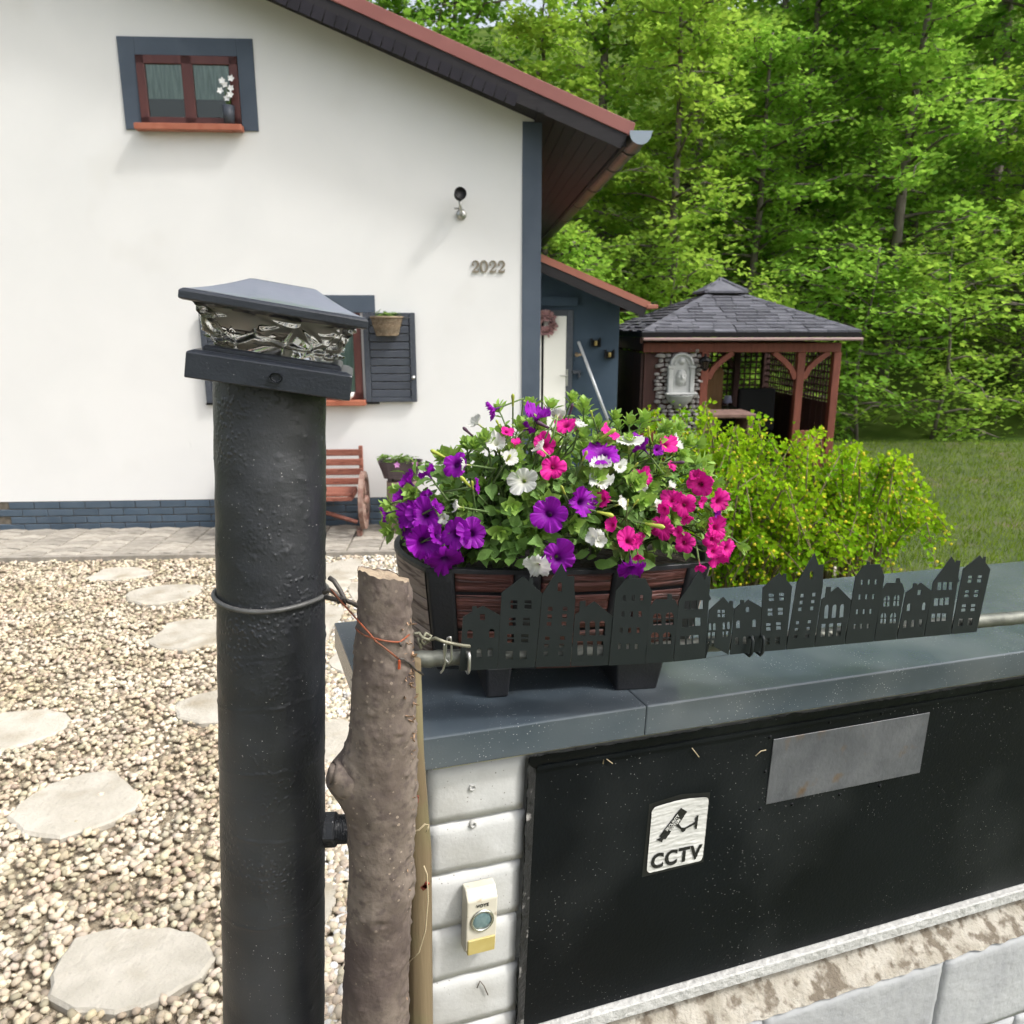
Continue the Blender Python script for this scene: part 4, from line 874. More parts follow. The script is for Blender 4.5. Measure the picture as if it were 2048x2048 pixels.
m_block = mat('grey_white_block', (.31, .32, .33), (.38, .39, .395), 8, .85, bump=.6, bscale=60, bdist=.004, rnd=.06)
wall = thing('garden_wall', 'white painted brick garden wall with dark metal coping', 'wall', WM)
XR = 2.4
MB().box(.028, .040, -1.75, XR, .36, -.046).build('core', m_mortarw, wall)
cp = MB().box(-.044, 0, -.043, .3035, .40, 0).build('coping', m_coping, wall, bevel=.0022, seg=2)
MB().box(.304, 0, -.043, 1.9, .40, 0).build('coping', m_coping, wall, bevel=.0022, seg=2)
MB().box(1.9005, 0, -.043, XR+.05, .40, 0).build('coping', m_coping, wall, bevel=.0022, seg=2)
MB().box(.026, .027, -.060, XR, .0395, -.0435).build('cream_strip', m_cream, wall)
# bricks of the pier: wavy edged painted bricks with deep joints
def brick(x0, x1, z0, z1, y0=.024, y1=.05, seed=0, m_=None, name='brick', parent=None):
    nx_, nz_ = max(6, int((x1-x0)/.012)), max(5, int((z1-z0)/.011)); mb = MB()
    def f(u, v):
        x = x0+(x1-x0)*u; z = z0+(z1-z0)*v
        e = min(u*(x1-x0), (1-u)*(x1-x0), v*(z1-z0), (1-v)*(z1-z0)); rd = max(0, .0016-e)
        wob = .0004*n3((x, z, seed), 38)
        return (x+.0016*n3((x, z, seed+3), 60)*(1 if u in (0, 1) else .3), y0+rd*rd*1100+wob+(.0006*n3((x, z, seed), 120)), z+.002*n3((x, z, seed+9), 45)*(1 if v in (0, 1) else .3))
    mb.grid(f, nx_, nz_)
    m = nx_+1; bd = [i for i in range(m)] + [j*m+nx_ for j in range(1, nz_+1)] + [nz_*m+i for i in range(nx_-1, -1, -1)] + [j*m for j in range(nz_-1, 0, -1)]
    b0 = len(mb.v); mb.v += [(mb.v[i][0], y1, mb.v[i][2]) for i in bd]; k = len(bd)
    mb.f += [(bd[(i+1) % k], bd[i], b0+i, b0+(i+1) % k) for i in range(k)]
    return mb.build(name, m_ or m_brickw, parent or wall, True)
js = [-.058, -.138, -.212, -.293, -.373, -.453, -.533, -.613, -.693, -.773]
for i in range(len(js)-1): brick(.020+.004*math.sin(i*2.3), .1475+.003*math.sin(i*1.7), js[i+1]+.0022, js[i]-.0022, seed=i*1.3)
for i in range(0): MB().tube([(.030, .026, js[i+1]+.001), (.06, .0265, js[i+1]+.002), (.1, .027, js[i+1]), (.146, .0265, js[i+1]+.001)], .004, 6).build('mortar_bead', m_mortarw, wall, True)
# second pier outside the photograph's frame keeps the wall closed
for i in range(len(js)-1): brick(1.52, 1.66, js[i+1]+.0022, js[i]-.0022, seed=20+i*1.3)
for i in range(len(js)-1):
    for xx in (1.664, 1.9, 2.14): brick(xx, xx+.23, js[i+1]+.0022, js[i]-.0022, seed=40+i+xx)
# small screw plugs left in the pier
for x, y in ((945.5, 1576), (947, 1650.5)):
    p = wf(x, y, .022); MB().lathe([(.0015, .006), (.002, -.0005), (.0045, -.001), (.0055, .004)], 12, Matrix.Translation((p.x, .0225, p.z)) @ Matrix.Rotation(R(-90), 4, 'X')).build('wall_plug', m_mortarw, wall, True)
# ledge and blocks under the panel
MB().box(.150, .008, -.502, 1.515, .05, -.480).build('ledge_strip', m_mortarw, wall, bevel=.002)
def lf(u, v):
    x = .10+1.415*u; return (x, -.014+.055*v+.004*n3((x, v, 0), 40), -.556+.052*v+.005*n3((x, v*3, 2), 30))
MB().grid(lf, 160, 8).build('mortar_slope', m_ledge, wall, True)
x = .18; k = 0
while x < 1.5:
    brick(x, min(x+.37, 1.51), -.74, -.560+.0, -.014, .05, 60+k, m_block, 'block'); x += .376; k += 1
x = .02
while x < 1.5: brick(x, min(x+.37, 1.51), -1.0, -.745, -.014, .05, 70+k, m_block, 'block'); x += .376; k += 1
MB().box(.02, -.012, -1.75, XR, .039, -1.003).build('footing', m_block, wall)

# ------------------------------------------------------------------ black board panel
pan = thing('black_panel', 'black painted board panel set into the white brick wall', 'panel', WM)
MB().box(.1555, .019, -.478, 1.512, .036, -.070).build('board', m_panel, pan)
def tar(u, v):
    x = .148+1.366*u; return (x, .0125+.006*v*v+.0015*n3((x, v, 0), 60), -.055-.021*v+(.007*max(0, n3((x, 0, 5), 26)-.1)*(1-v))+.0014*n3((x, 0, 1), 90)*(1-v))
MB().grid(tar, 220, 4).build('top_seal', m_panel, pan, True)
def tar2(u, v):
    z = -.055-.425*v; return (.147+.012*u+(-.004*max(0, n3((z, 0, 9), 35))+.0012*n3((z, 0, 2), 120))*(1-u), .0135+.004*u+.0015*n3((u, z, 0), 70), z)
MB().grid(tar2, 4, 120).build('side_seal', mat('scuffed_black_seal', (.010, .010, .012), (.02, .02, .022), 30, .5, bump=.8, bscale=120, dirt=(40, .62, .7, (.26, .25, .24))), pan, True)
MB().box(.159, .0145, -.0765, 1.51, .0188, -.071).build('rail', m_panel, pan)

# sticker
def sticker_pts():
    c = [wf(1299, 1611, .018), wf(1411, 1600, .018), wf(1410, 1722, .018), wf(1298, 1742, .018)]
    return c
sq = sticker_pts(); sx0 = (sq[0].x+sq[3].x)/2; sx1 = (sq[1].x+sq[2].x)/2; sz1 = (sq[0].z+sq[1].z)/2; sz0 = (sq[2].z+sq[3].z)/2; SW, SHh = sx1-sx0, sz1-sz0
stk = thing('cctv_sticker', 'wrinkled white sticker with a camera drawing and large black lettering on the panel', 'sticker', WM @ Matrix.Translation((sx0, .0185, sz0)))
m_stk = mat('sticker_paper', (.50, .50, .475), (.58, .58, .555), 20, .55)
m_ink = mat('sticker_ink', (.010, .010, .010), None, rough=.5)
def wr_(x, z): return -.0012-.0009*max(-.3, n3((x*.5, 0, z*4.2), 60))-.0004*n3((x, 0, z*3), 130)
def rr(x, z):                    # rounded rectangle test
    r_ = .007; dx = max(0, abs(x-SW/2)-(SW/2-r_)); dz = max(0, abs(z-SHh/2)-(SHh/2-r_)); return math.hypot(dx, dz) <= r_
def stick_shape(x, z): return (x, wr_(x, z), z+.004*math.sin(math.pi*x/SW)*(z/SHh))
N1 = 90; mb = MB()
def rounded(u, v):
    a, b = u*2-1, v*2-1; r_ = .007
    x = a*SW/2; z = b*SHh/2
    ax, az = abs(x)-(SW/2-r_), abs(z)-(SHh/2-r_)
    if ax > 0 and az > 0:
        m = max(ax, az)/math.hypot(ax, az); x = math.copysign(SW/2-r_+ax*m, x); z = math.copysign(SHh/2-r_+az*m, z)
    return stick_shape(x+SW/2, z+SHh/2)
mb.grid(rounded, 80, 96); mb.build('paper', m_stk, stk, True)
def drape(me, ox, oz, rot=0.0, sx_=1.0, lift=.0011):
    """lay flat lettering (in x-y) on the wrinkled paper"""
    bm = bmesh.new(); bm.from_mesh(me); bmesh.ops.triangulate(bm, faces=bm.faces); bmesh.ops.subdivide_edges(bm, edges=[e_ for e_ in bm.edges if e_.calc_length() > .004], cuts=3, use_grid_fill=True); bmesh.ops.triangulate(bm, faces=bm.faces); bmesh.ops.subdivide_edges(bm, edges=[e_ for e_ in bm.edges if e_.calc_length() > .004], cuts=2, use_grid_fill=True)
    c, s = math.cos(rot), math.sin(rot)
    for v in bm.verts:
        x, z = v.co.x*sx_, v.co.y; x, z = x*c-z*s+ox, x*s+z*c+oz; q = stick_shape(x, z); v.co = (q[0], q[1]-lift, q[2])
    bm.to_mesh(me); bm.free(); return me
link('lettering', drape(text_mesh('CCTV', SHh*.30, 0, 1.16, .0012), SW*.5, SHh*.155, 0, .92), m_ink, stk)
def S(px_, py_):                 # from the close-up of the sticker (0..1 across, 0..1 down) to sticker space
    return px_*SW, (1-py_)*SHh
def flat(poly): return curve_mesh('drawing', [[S(*p) for p in poly]], 0)
camp = [(.50, .11), (.62, .185), (.50, .335), (.485, .34), (.545, .41), (.56, .41), (.60, .42), (.78, .36), (.78, .285), (.80, .28), (.80, .26), (.835, .262), (.825, .465), (.795, .468), (.795, .445), (.78, .44), (.78, .39), (.635, .44), (.615, .475), (.575, .485), (.545, .465), (.535, .435), (.43, .36), (.40, .375), (.335, .475), (.27, .53), (.235, .515), (.225, .57), (.115, .495), (.185, .487), (.165, .46)]
link('camera_drawing', drape(flat(camp), 0, 0, 0), m_ink, stk)
m_stkw = mat('sticker_white_letters', (.55, .55, .52), None, rough=.55)
an = math.atan2((.335-.15)*SHh, (.46-.26)*SW) if False else R(47)
for txt, cx_, cy_, sz in (('SECURITY', .372, .302, .0066), ('SYSTEM', .418, .343, .0066)):
    q = S(cx_, cy_); link('lettering', drape(text_mesh(txt, sz, 0, 1.0, .0002), q[0], q[1], an, .92, .0019), m_stkw, stk)
# dark backing edge of an older sticker
bk_ = MB(); bk_.add([(-.006, .0003, -.006), (SW+.003, .0003, -.004), (SW+.002, .0003, SHh+.006), (SW*.5, .0003, SHh+.012), (-.004, .0003, SHh+.006)], [(0, 1, 2, 3, 4)]); bk_.build('backing', mat('old_sticker_backing', (.012, .012, .013), None, rough=.35), stk)

# galvanised plate at the frame's edge
pp = wf(1531, 1609, .018); pt_ = wf(1533, 1486, .018)
plate = thing('metal_plate', 'dull grey metal plate riveted on the black panel', 'plate', WM @ Matrix.Translation((pp.x, .0185, pp.z)))
MB().box(0, -.0012, 0, .30, .0, pt_.z-pp.z+.004).build('sheet', mat('dull_zinc', (.085, .09, .10), (.125, .13, .14), 18, .5, .2, bump=.3, bscale=120, dirt=(25, .6, .75, (.13, .09, .06))), plate, bevel=.0006)
for x, z in ((-.006, .11), (-.007, .055), (-.008, -.006), (.05, -.01), (.14, -.01), (.22, -.01), (.10, .118), (.2, .118)): MB().lathe([(0, -.0018), (.0022, -.0013), (.003, .0)], 10, Matrix.Translation((x, 0, z)) @ Matrix.Rotation(R(-90), 4, 'X')).build('rivet', m_panel, plate, True)
# dry grass bits caught on wall and panel
m_straw = mat('dry_straw', (.48, .40, .26), None, rough=.8)
for i, (pts) in enumerate([[(1206, 1528), (1208, 1514), (1225, 1527)], [(1384, 1496), (1398, 1514)], [(1511, 1512), (1522, 1502), (1532, 1500)]]):
    o = MB(); o.tube([WM @ (wf(x, y, .016)) for x, y in pts], .0007, 5); o = o.build('dry_straw', m_straw, None, True); tag(o, ('bent', 'short', 'curved')[i] + ' dry straw stuck on the black panel ' + ('near its upper corner', 'above the sticker', 'beside the metal plate')[i], 'straw')
mb = MB(); mb.tube([WM @ wf(x, y, .021) for x, y in ((954, 1976), (960, 1962), (968, 1972), (976, 1990))], .0008, 5); tag(mb.build('dry_twig', mat('twig', (.12, .10, .08), None), None, True), 'bent grey dry twig stuck on the white brick below the doorbell', 'twig')

# ------------------------------------------------------------------ doorbell
b0 = wf(934, 1880, .0); db = thing('doorbell', 'cream doorbell with round grey button and yellowed name plate', 'doorbell', WM @ Matrix.Translation((.086, .022, -.271)))
m_cream2 = mat('aged_cream_plastic', (.54, .51, .42), (.60, .57, .48), 30, .45, dirt=(60, .62, .7, (.40, .33, .24)))
hs = MB(); prof = [(-.0455, 0), (-.0455, -.016), (-.038, -.0225), (.034, -.0235), (.0455, -.013), (.0455, 0)]
hs.prism([(y, z) for z, y in prof], -.0205, .0205, 'x'); hs.build('housing', m_cream2, db, bevel=.0018, seg=2)
MB().box(-.0185, -.0246, -.0445, .0185, -.016, -.0225, Matrix.Rotation(R(0), 4, 'X')).build('name_plate', mat('yellowed_plastic', (.40, .32, .10), (.46, .38, .15), 40, .3), db, bevel=.001)
RX = Matrix.Translation((0, -.0235, .004)) @ Matrix.Rotation(R(90), 4, 'X')
MB().lathe([(.0125, .0), (.0125, .0018), (.0140, .0026), (.0155, .0018), (.0160, 0)], 40, RX).build('ring', mat('chrome_ring', (.55, .56, .5), None, rough=.25, metal=.9), db, True)
MB().lathe([(0, .0012), (.008, .0011), (.0118, .0004), (.0124, -.0004)], 32, RX).build('button', mat('grey_green_button', (.10, .17, .18), (.16, .23, .23), 160, .4), db, True)
tm2 = text_mesh('VOYE', .0062, .0002, 1.1, .00018)
link('lettering', tm2, m_ink, db, Matrix.Translation((0, -.0240, .0262)) @ Matrix.Rotation(R(90), 4, 'X'))

# ================================================================== GATE POST AND LAMP
m_post = mat('black_pipe_paint', (.014, .0155, .019), (.022, .024, .028), 12, .42, bump=.5, bscale=300, bdist=.0007, specks=(190, .12, (.26, .26, .25)), dirt=(6, .45, .75, (.042, .044, .048)), blister=(190, 8, .0013))
PT = aty(541, 790, .87); PB = aty(549.5, 2040, .79); pd = (PB-PT).normalized(); P0 = PT-pd*.02; P1 = PB+pd*((PB.z-.02)/-pd.z)
PR = .0603
post = thing('gate_post', 'thick black painted steel pipe post with bumpy paint', 'post', Matrix.Translation((P1.x, P1.y, 0)))
def pframe(): 
    a = pd.cross(Vector((0, 1, 0))).normalized(); return a, a.cross(pd).normalized()
pa, pb_ = pframe(); PLEN = (P1-P0).length
blobs = []
for i in range(170):
    t = abs(random.gauss(.19, .11)); t = t if random.random() < .8 else random.uniform(0, .75); ang_ = random.gauss(-.9, .75); blobs.append((t, ang_, random.uniform(.0010, .0030), random.uniform(.0004, .0014)))
blobs.sort(); btz = [b_[0] for b_ in blobs]
import bisect
drips = [(.235, .0007), (.30, .0006), (.365, .0012), (.445, .0014), (.475, .0008), (.52, .0013), (.56, .0010), (.62, .0015)]
def pipe(u, v):
    an_ = 2*math.pi*u; t = PLEN*v; r_ = PR; an2 = an_ if an_ < math.pi else an_-2*math.pi
    if t < .9:
        for bi in range(bisect.bisect_left(btz, t-.011), bisect.bisect_right(btz, t+.011)):
            bt, ba, bs, bh = blobs[bi]; dt = t-bt
            if abs(dt) < bs*2.6:
                da = (an2-ba)*PR
                if abs(da) < bs*2.6: r_ += bh*math.exp(-(dt*dt+da*da)/(bs*bs))
        for k_, (dt0, hh_) in enumerate(drips):
            c = dt0+.006*math.cos(an2+1.2+k_)+.002*n3((an2, k_, 0), 3); r_ += hh_*math.exp(-((t-c)/.0016)**2)*(.5+.5*n3((an2*2, k_, 3), 1.2))
    p = P0+pd*t+(pa*math.cos(an_)+pb_*math.sin(an_))*r_
    p += (pa*math.cos(an_)+pb_*math.sin(an_))*.0009*n3(p, 40)
    return p-Vector((P1.x, P1.y, 0))
mb = MB(); NV = 460
vs_ = [0.95*j/NV/PLEN for j in range(NV)]+[.95/PLEN+(1-.95/PLEN)*j/20 for j in range(21)]
NU = 150; mb.add([pipe(i/NU, v) for v in vs_ for i in range(NU)], [(j*NU+i, j*NU+(i+1) % NU, (j+1)*NU+(i+1) % NU, (j+1)*NU+i) for j in range(len(vs_)-1) for i in range(NU)])
mb.build('pipe', m_post, post, True)
off = Vector((P1.x, P1.y, 0))
def plocal(p): return p-off
# threaded stub with hex nut between post and trunk
bc0 = aty(640, 1660, .83); bc1 = aty(735, 1656, .83); ax = (bc1-bc0).normalized()
MB().tube([plocal(bc0), plocal(bc0+ax*.021)], .0215, 6).build('hex_nut', m_post, post, bevel=.002)
mb = MB(); mb.tube([plocal(bc0+ax*t) for t in np.linspace(.021, .07, 50)], [.0165+.0009*(i % 2) for i in range(50)], 24); mb.build('threaded_stub', m_post, post)

# post cap lamp, knocked askew
LC = (aty(556, 736, .865)); LT_ = Matrix.Translation(LC) @ Matrix.Rotation(R(9.2), 4, 'Y') @ Matrix.Rotation(R(-2), 4, 'X') @ Matrix.Rotation(R(11), 4, 'Z') @ Matrix.Diagonal((1, 1, .80, 1))
lamp = thing('post_cap_lamp', 'black solar cap lamp with patterned glass sitting crooked on the gate post', 'lamp', LT_)
m_lampm = mat('lamp_black_metal', (.016, .019, .026), (.022, .026, .034), 20, .32, .0, bump=.15, bscale=260, specks=(150, .045, (.4, .4, .4)))
m_lid = mat('lamp_lid_metal', (.075, .082, .105), (.09, .097, .125), 10, .25, .35, bump=.04, bscale=200, coat=.6)
m_lidsheen = mat('lamp_lid_painted_sheen', (.20, .215, .25), (.24, .255, .295), 10, .3, .45, bump=.04, bscale=200, coat=.6)  # lid metal made paler, the sky's sheen put into its colour
def sqr(h, z, r_=.006): return [(-h, -h, z), (h, -h, z), (h, h, z), (-h, h, z)]
def loft(rings):
    mb = MB(); n = len(rings[0]); mb.v = [p for r_ in rings for p in r_]
    mb.f = [(i*n+j, i*n+(j+1) % n, (i+1)*n+(j+1) % n, (i+1)*n+j) for i in range(len(rings)-1) for j in range(n)]
    return mb
cw_ = .0805
mb = loft([sqr(cw_-.002, -.022), sqr(cw_, -.022), sqr(cw_, .010), sqr(cw_-.006, .0135), sqr(.060, .0135)]); mb.f.append((3, 2, 1, 0)); mb.build('collar', m_lampm, lamp, bevel=.0016, seg=2)
MB().add(*(lambda r_: (r_.v, r_.f+[(12, 13, 14, 15)]))(loft([sqr(.068, .0136), sqr(.068, .0185), sqr(.064, .0205), sqr(.04, .0205)]))).build('step', m_lampm, lamp, bevel=.001)
MB().lathe([(.0, -.004), (.0035, -.004), (.0036, .0), (.0058, .0005), (.0064, -.0008), (.0064, .004)], 20, Matrix.Translation((.006, -cw_-.0002, -.006)) @ Matrix.Rotation(R(90), 4, 'X')).build('screw', m_lampm, lamp, True)
gl0, gl1, gz0, gz1 = .058, .0785, .0206, .0715
vor = [(random.uniform(-.09, .09), random.uniform(0, .06), random.uniform(-.4, .4), random.uniform(-.4, .4)) for _ in range(34)]
def pane(k):
    M = Matrix.Rotation(k*math.pi/2, 4, 'Z')
    def f(u, v):
        h = gl0+(gl1-gl0)*v; x = (u*2-1)*h; z = gz0+(gz1-gz0)*v; d1 = d2 = 9; c = None
        for q in vor:
            d_ = (x-q[0]-.013*k)**2+((z-.02-q[1])*1.1)**2
            if d_ < d1: d2 = d1; d1 = d_; c = q
            elif d_ < d2: d2 = d_
        e = min(1, (math.sqrt(d2)-math.sqrt(d1))/.006); edge = min(1, min(u, 1-u)*12, min(v, 1-v)*6)
        y = -h+edge*(.0028*e+((x-c[0])*c[2]+(z-.02-c[1])*c[3])*1.1*e)
        if abs(u-.5) > .40: y += .0012*math.sin(600*math.hypot(x-math.copysign(h*.86, x), z-.045))
        return M @ Vector((x, y, z))
    return f
m_lg = glass('patterned_glass', (.93, .92, .88), .02, 1.46)
MB().add([(-.066, -.066, .0695), (.066, -.066, .0695), (.066, .066, .0695), (-.066, .066, .0695)], [(3, 2, 1, 0)]).build('added_pale_plate', mat('added_plate_grey', (.36, .34, .30), None, rough=.5), lamp)  # pale plate added under the lid to lighten the glass
for k in range(4): MB().grid(pane(k), 120, 44).build('glass_pane', m_lg, lamp, True)
MB().lathe([(0, .0208), (.014, .0208), (.012, .040), (.006, .046), (0, .046)], 20).build('light_well', mat('reflector', (.34, .315, .28), (.50, .47, .43), 60, .3, .3), lamp)
lw_, lz0 = .0895, .0718
rings = [sqr(.07, lz0), sqr(lw_-.004, lz0-.0015), sqr(lw_, lz0), sqr(lw_, lz0+.0095), sqr(lw_-.003, lz0+.0123)]; loft(rings).build('lid_rim', m_lampm, lamp, bevel=.001); rings = [sqr(lw_-.003, lz0+.0125)]
for t in np.linspace(.1, 1, 12):
    h = lw_-.003-(lw_-.003-.034)*t; rings.append(sqr(h, lz0+.0125+.026*(t**1.35)))
rings.append(sqr(.030, lz0+.0395)); mb = loft(rings); k = len(rings)-1; mb.f += [(k*4, k*4+1, k*4+2, k*4+3)]; mb.build('lid', m_lidsheen, lamp, bevel=.0012)

# ================================================================== CUT TRUNK
m_bark = mat('smooth_bark', (.12, .095, .079), (.185, .152, .126), 22, .85, bump=.8, bscale=150, bdist=.0014, specks=(130, .20, (.29, .235, .185)), dirt=(9, .45, .62, (.085, .064, .058)), spec=.25, wave=(95, .16, (.10, .079, .069)))
m_cut = mat('sawn_wood', (.24, .18, .125), (.33, .26, .18), 60, .9, bump=.9, bscale=150, bdist=.002)
TY = .74
tk = [(1148, 767, 104), (1220, 769, 108), (1300, 767, 118), (1400, 767, 124), (1460, 768, 128), (1520, 768, 132), (1570, 768, 132), (1640, 766, 127), (1720, 763, 126), (1800, 760, 125), (1900, 756, 127), (1990, 753, 130), (2048, 751, 136), (2150, 748, 142)]
cen, rad_ = [], []
for y, x, w in tk:
    p = aty(x, y, TY); cen.append(p); rad_.append(w/2/F*((p-CAM).length*math.cos(math.atan(math.hypot((x-1024)/F, (y-1024)/F)))))
cen.append(Vector((cen[-1].x-.03, TY+.01, .0))); rad_.append(.055)
trk = thing('cut_trunk', 'sawn off smooth barked tree trunk with a side stub between post and wall', 'trunk', Matrix.Translation((cen[-1].x, cen[-1].y, 0))); to = Vector((cen[-1].x, cen[-1].y, 0))
lent = [(random.uniform(0, .95), random.uniform(-math.pi, math.pi), random.uniform(.0012, .0022), random.uniform(.0008, .0018)) for _ in range(900)]
lent.sort(); ltz = [l[0] for l in lent]
import bisect
knots = [(.165, -.95, .010, .003), (.36, -.35, .018, .006), (.385, -1.4, .014, .004), (.56, -1.2, .006, .003), (.575, -1.25, .010, .002), (.10, -1.2, .012, .002), (.62, -.25, .012, .005)]
zs = [c.z for c in cen]
def tcen(z):
    for i in range(len(cen)-1):
        if zs[i] >= z >= zs[i+1]:
            t = (zs[i]-z)/(zs[i]-zs[i+1]); t2 = t*t*(3-2*t); return cen[i].lerp(cen[i+1], t), rad_[i]*(1-t2)+rad_[i+1]*t2
    return (cen[0], rad_[0]) if z > zs[0] else (cen[-1], rad_[-1])
ZT = zs[0]; STZ = aty(700, 1552, TY).z
def bark(a, z, lentic=True):
    c, r_ = tcen(z); t = ZT-z; an2 = a if a < math.pi else a-2*math.pi
    r_ *= 1+.02*math.sin(2*a+z*9)+.015*math.sin(3*a-z*6)
    if lentic and t < .95:
        i = bisect.bisect_left(ltz, t-.006)
        while i < len(lent) and lent[i][0] < t+.006:
            lt, la, ls, lh_ = lent[i]; da = abs(an2-la); da = min(da, 2*math.pi-da)*r_
            if da < ls*3: r_ += lh_*math.exp(-((t-lt)**2/(ls*.8)**2+da*da/(ls*1.3)**2))
            i += 1
        for kt, ka, ks, kh in knots:
            da = abs(an2-ka); da = min(da, 2*math.pi-da)*r_; e = ((t-kt)/ks)**2+(da/(ks*1.5))**2
            if e < 9: r_ += kh*(math.exp(-e)-1.1*math.exp(-e*9))
    da = min(abs(an2-math.pi), abs(an2+math.pi)); r_ += .020*math.exp(-((z-STZ)/.026)**2-(da/.62)**2)+.006*math.exp(-((z-STZ)/.06)**2-(da/1.1)**2)
    d = Vector((math.cos(a), math.sin(a), 0)); p = Vector((c.x, c.y, z))+d*r_
    rough_ = 1.0 if not (-.55 < an2 < .25) else 3.2        # torn bark along the side facing the wall
    return p+d*(.0012*n3(p, 55)+.0010*n3((p.x*3, p.y*3, p.z), 22)*1.0+(rough_-1)*.0011*n3(p, 130))-to
NA, NZ = 128, 360
def topz(a): return ZT+.000-.007*math.cos(a)-.005*math.sin(a)+.0010*math.sin(5*a)+.0006*math.sin(17*a)
zl = list(np.linspace(0, .95, NZ))+list(np.linspace(.97, ZT-.02, 14)); mb = MB(); vs = []
for t in zl:
    for i in range(NA):
        a = 2*math.pi*i/NA; z = ZT-t + (topz(a)-ZT)*max(0, 1-t/.08); vs.append(bark(a, z))
mb.add(vs, [(j*NA+i, j*NA+(i+1) % NA, (j+1)*NA+(i+1) % NA, (j+1)*NA+i) for j in range(len(zl)-1) for i in range(NA)])
mb.build('bark', m_bark, trk, True)
ctr = sum((Vector(v) for v in vs[:NA]), Vector())/NA; mb = MB(); nr = 10; vv = []
for r_ in range(nr+1):
    for i in range(NA): q = ctr.lerp(Vector(vs[i]), .985*(r_+.0)/nr); vv.append(q+Vector((0, 0, -.001+.0012*n3(q, 160))))
mb.add(vv, [(j*NA+i, j*NA+(i+1) % NA, (j+1)*NA+(i+1) % NA, (j+1)*NA+i) for j in range(nr) for i in range(NA)]); mb.build('sawn_face', m_cut, trk, True)
# side stub, hollow at its end
sb0 = aty(752, 1548, TY); sb1 = aty(716, 1560, TY-.005); sb2 = aty(690, 1552, TY-.012); sb3 = aty(665, 1545, TY-.018); cc = [sb0, sb1, sb2, sb3]; rr_ = [.024, .0275, .0225, .0155]
mb = MB(); n = 26; path_ = []; rads = []
for i in range(25):
    t = i/24*3; k = min(int(t), 2); u = t-k; path_.append(cc[k].lerp(cc[k+1], u)-to); u2 = u*u*(3-2*u); rads.append(rr_[k]*(1-u2)+rr_[k+1]*u2)
path_ += [sb3-to+Vector((-.001, 0, 0)), sb3-to+Vector((.004, 0, 0)), sb3-to+Vector((.011, 0, 0))]; rads += [.011, .0095, .006]
mb.tube(path_, rads, n); me = mb.mesh('side_stub', True)
for v in me.vertices: v.co += Vector((n3(v.co, 60), n3(v.co, 60, 3), n3(v.co, 60, 7)))*.0016
link('side_stub', me, m_bark, trk)
me = MB().lathe([(.0, 0), (.0085, 0), (.0098, -.002)], 16, Matrix.Translation(sb3-to+Vector((-.0012, 0, 0))) @ Matrix.Rotation(R(-90), 4, 'Y')).mesh('rotten_heart', True); link('rotten_heart', mat('rotten_wood', (.24, .09, .04), (.05, .02, .012), 120, .9, bump=1, bscale=200), None) if False else link('rotten_heart', me, mat('rotten_wood', (.22, .085, .04), (.04, .018, .012), 150, .9, bump=1, bscale=200), trk)
m_flake = mat('torn_bark', (.22, .12, .07), (.36, .25, .16), 60, .9, rnd=.4)
for i in range(64):
    if i < 48: t = random.gauss(.105, .035); sz = random.uniform(.002, .0065)
    else: t = random.uniform(.14, .6); sz = random.uniform(.0015, .004)
    a = random.gauss(-.42, .16); z = ZT-max(.03, t); p = bark(a, z, False); d = Vector((math.cos(a), math.sin(a), random.uniform(-.6, .6))).normalized()
    q = mesh('bark_flake', [(-.25, 0, 0), (.25, 0, .05), (.18, .9, .2), (-.1, 1.2, -.1), (0, .5, -.22)], [(0, 1, 4), (1, 2, 4), (2, 3, 4), (3, 0, 4), (0, 1, 2, 3)])
    link('bark_flake', q, m_flake, trk, Matrix.Translation(p) @ (d+Vector((random.gauss(0, .5), random.gauss(0, .5), random.gauss(0, .8)))).to_track_quat('Y', 'Z').to_matrix().to_4x4() @ Matrix.Scale(sz, 4))
# weathered stake behind the trunk
stp = [aty(823, 1320, .80), aty(826, 1500, .80), aty(836, 1700, .795), aty(838, 2040, .79)]; stp.append(Vector((stp[-1].x-.02, .79, 0)))
m_stake = mat('weathered_stake', (.13, .095, .05), (.185, .14, .08), 16, .85, bump=.5, bscale=60, stretch=(2, 2, .12), dirt=(8, .55, .75, (.14, .13, .06)))
mb = MB(); mb.tube(stp, [.0105, .0125, .016, .0175, .02], 18); tag(mb.build('wooden_stake', m_stake, None, True), 'brown weathered round stake standing between the cut trunk and the brick pier', 'stake')

# ------------------------------------------------------------------ rail and wires
SD = [wz(x, y, .08) for x, y in ((918.7, 1341.5), (1069.5, 1333.7), (1215.5, 1330.7), (1345, 1323), (1457, 1310), (1600, 1299))]
SD[0].y += .0
dirx = (SD[5]-SD[3]).normalized()
for k in range(1, 5): SD.append(SD[5]+dirx*.16*k)
RZ = .102
rail_pts = [wz(800, 1341, .088)+Vector((0, .028, 0))] + [Vector((p.x, p.y+.016, RZ-.012)) for p in SD]
def fine(pts, n):
    out = []
    for i in range(len(pts)-1):
        for k in range(n): out.append(pts[i].lerp(pts[i+1], k/n))
    return out+[pts[-1]]
mb = MB(); rp_ = [p+Vector((0, .0008*n3((p.x, 1, 0), 60), .0012*n3((p.x, 0, 0), 80))) for p in fine(rail_pts, 14)]; mb.tube(rp_, [.0098+.0012*n3((p.x*2, 5, 0), 70) for p in rp_], 16)
rail = mb.build('fence_rail', m_galv, None, True); rail.matrix_world = WM; tag(rail, 'lumpy grey galvanised rail tube running behind the black metal houses', 'rail')
m_wire = mat('old_wire', (.17, .17, .12), (.24, .23, .17), 60, .5, .5, bump=.5, bscale=200)
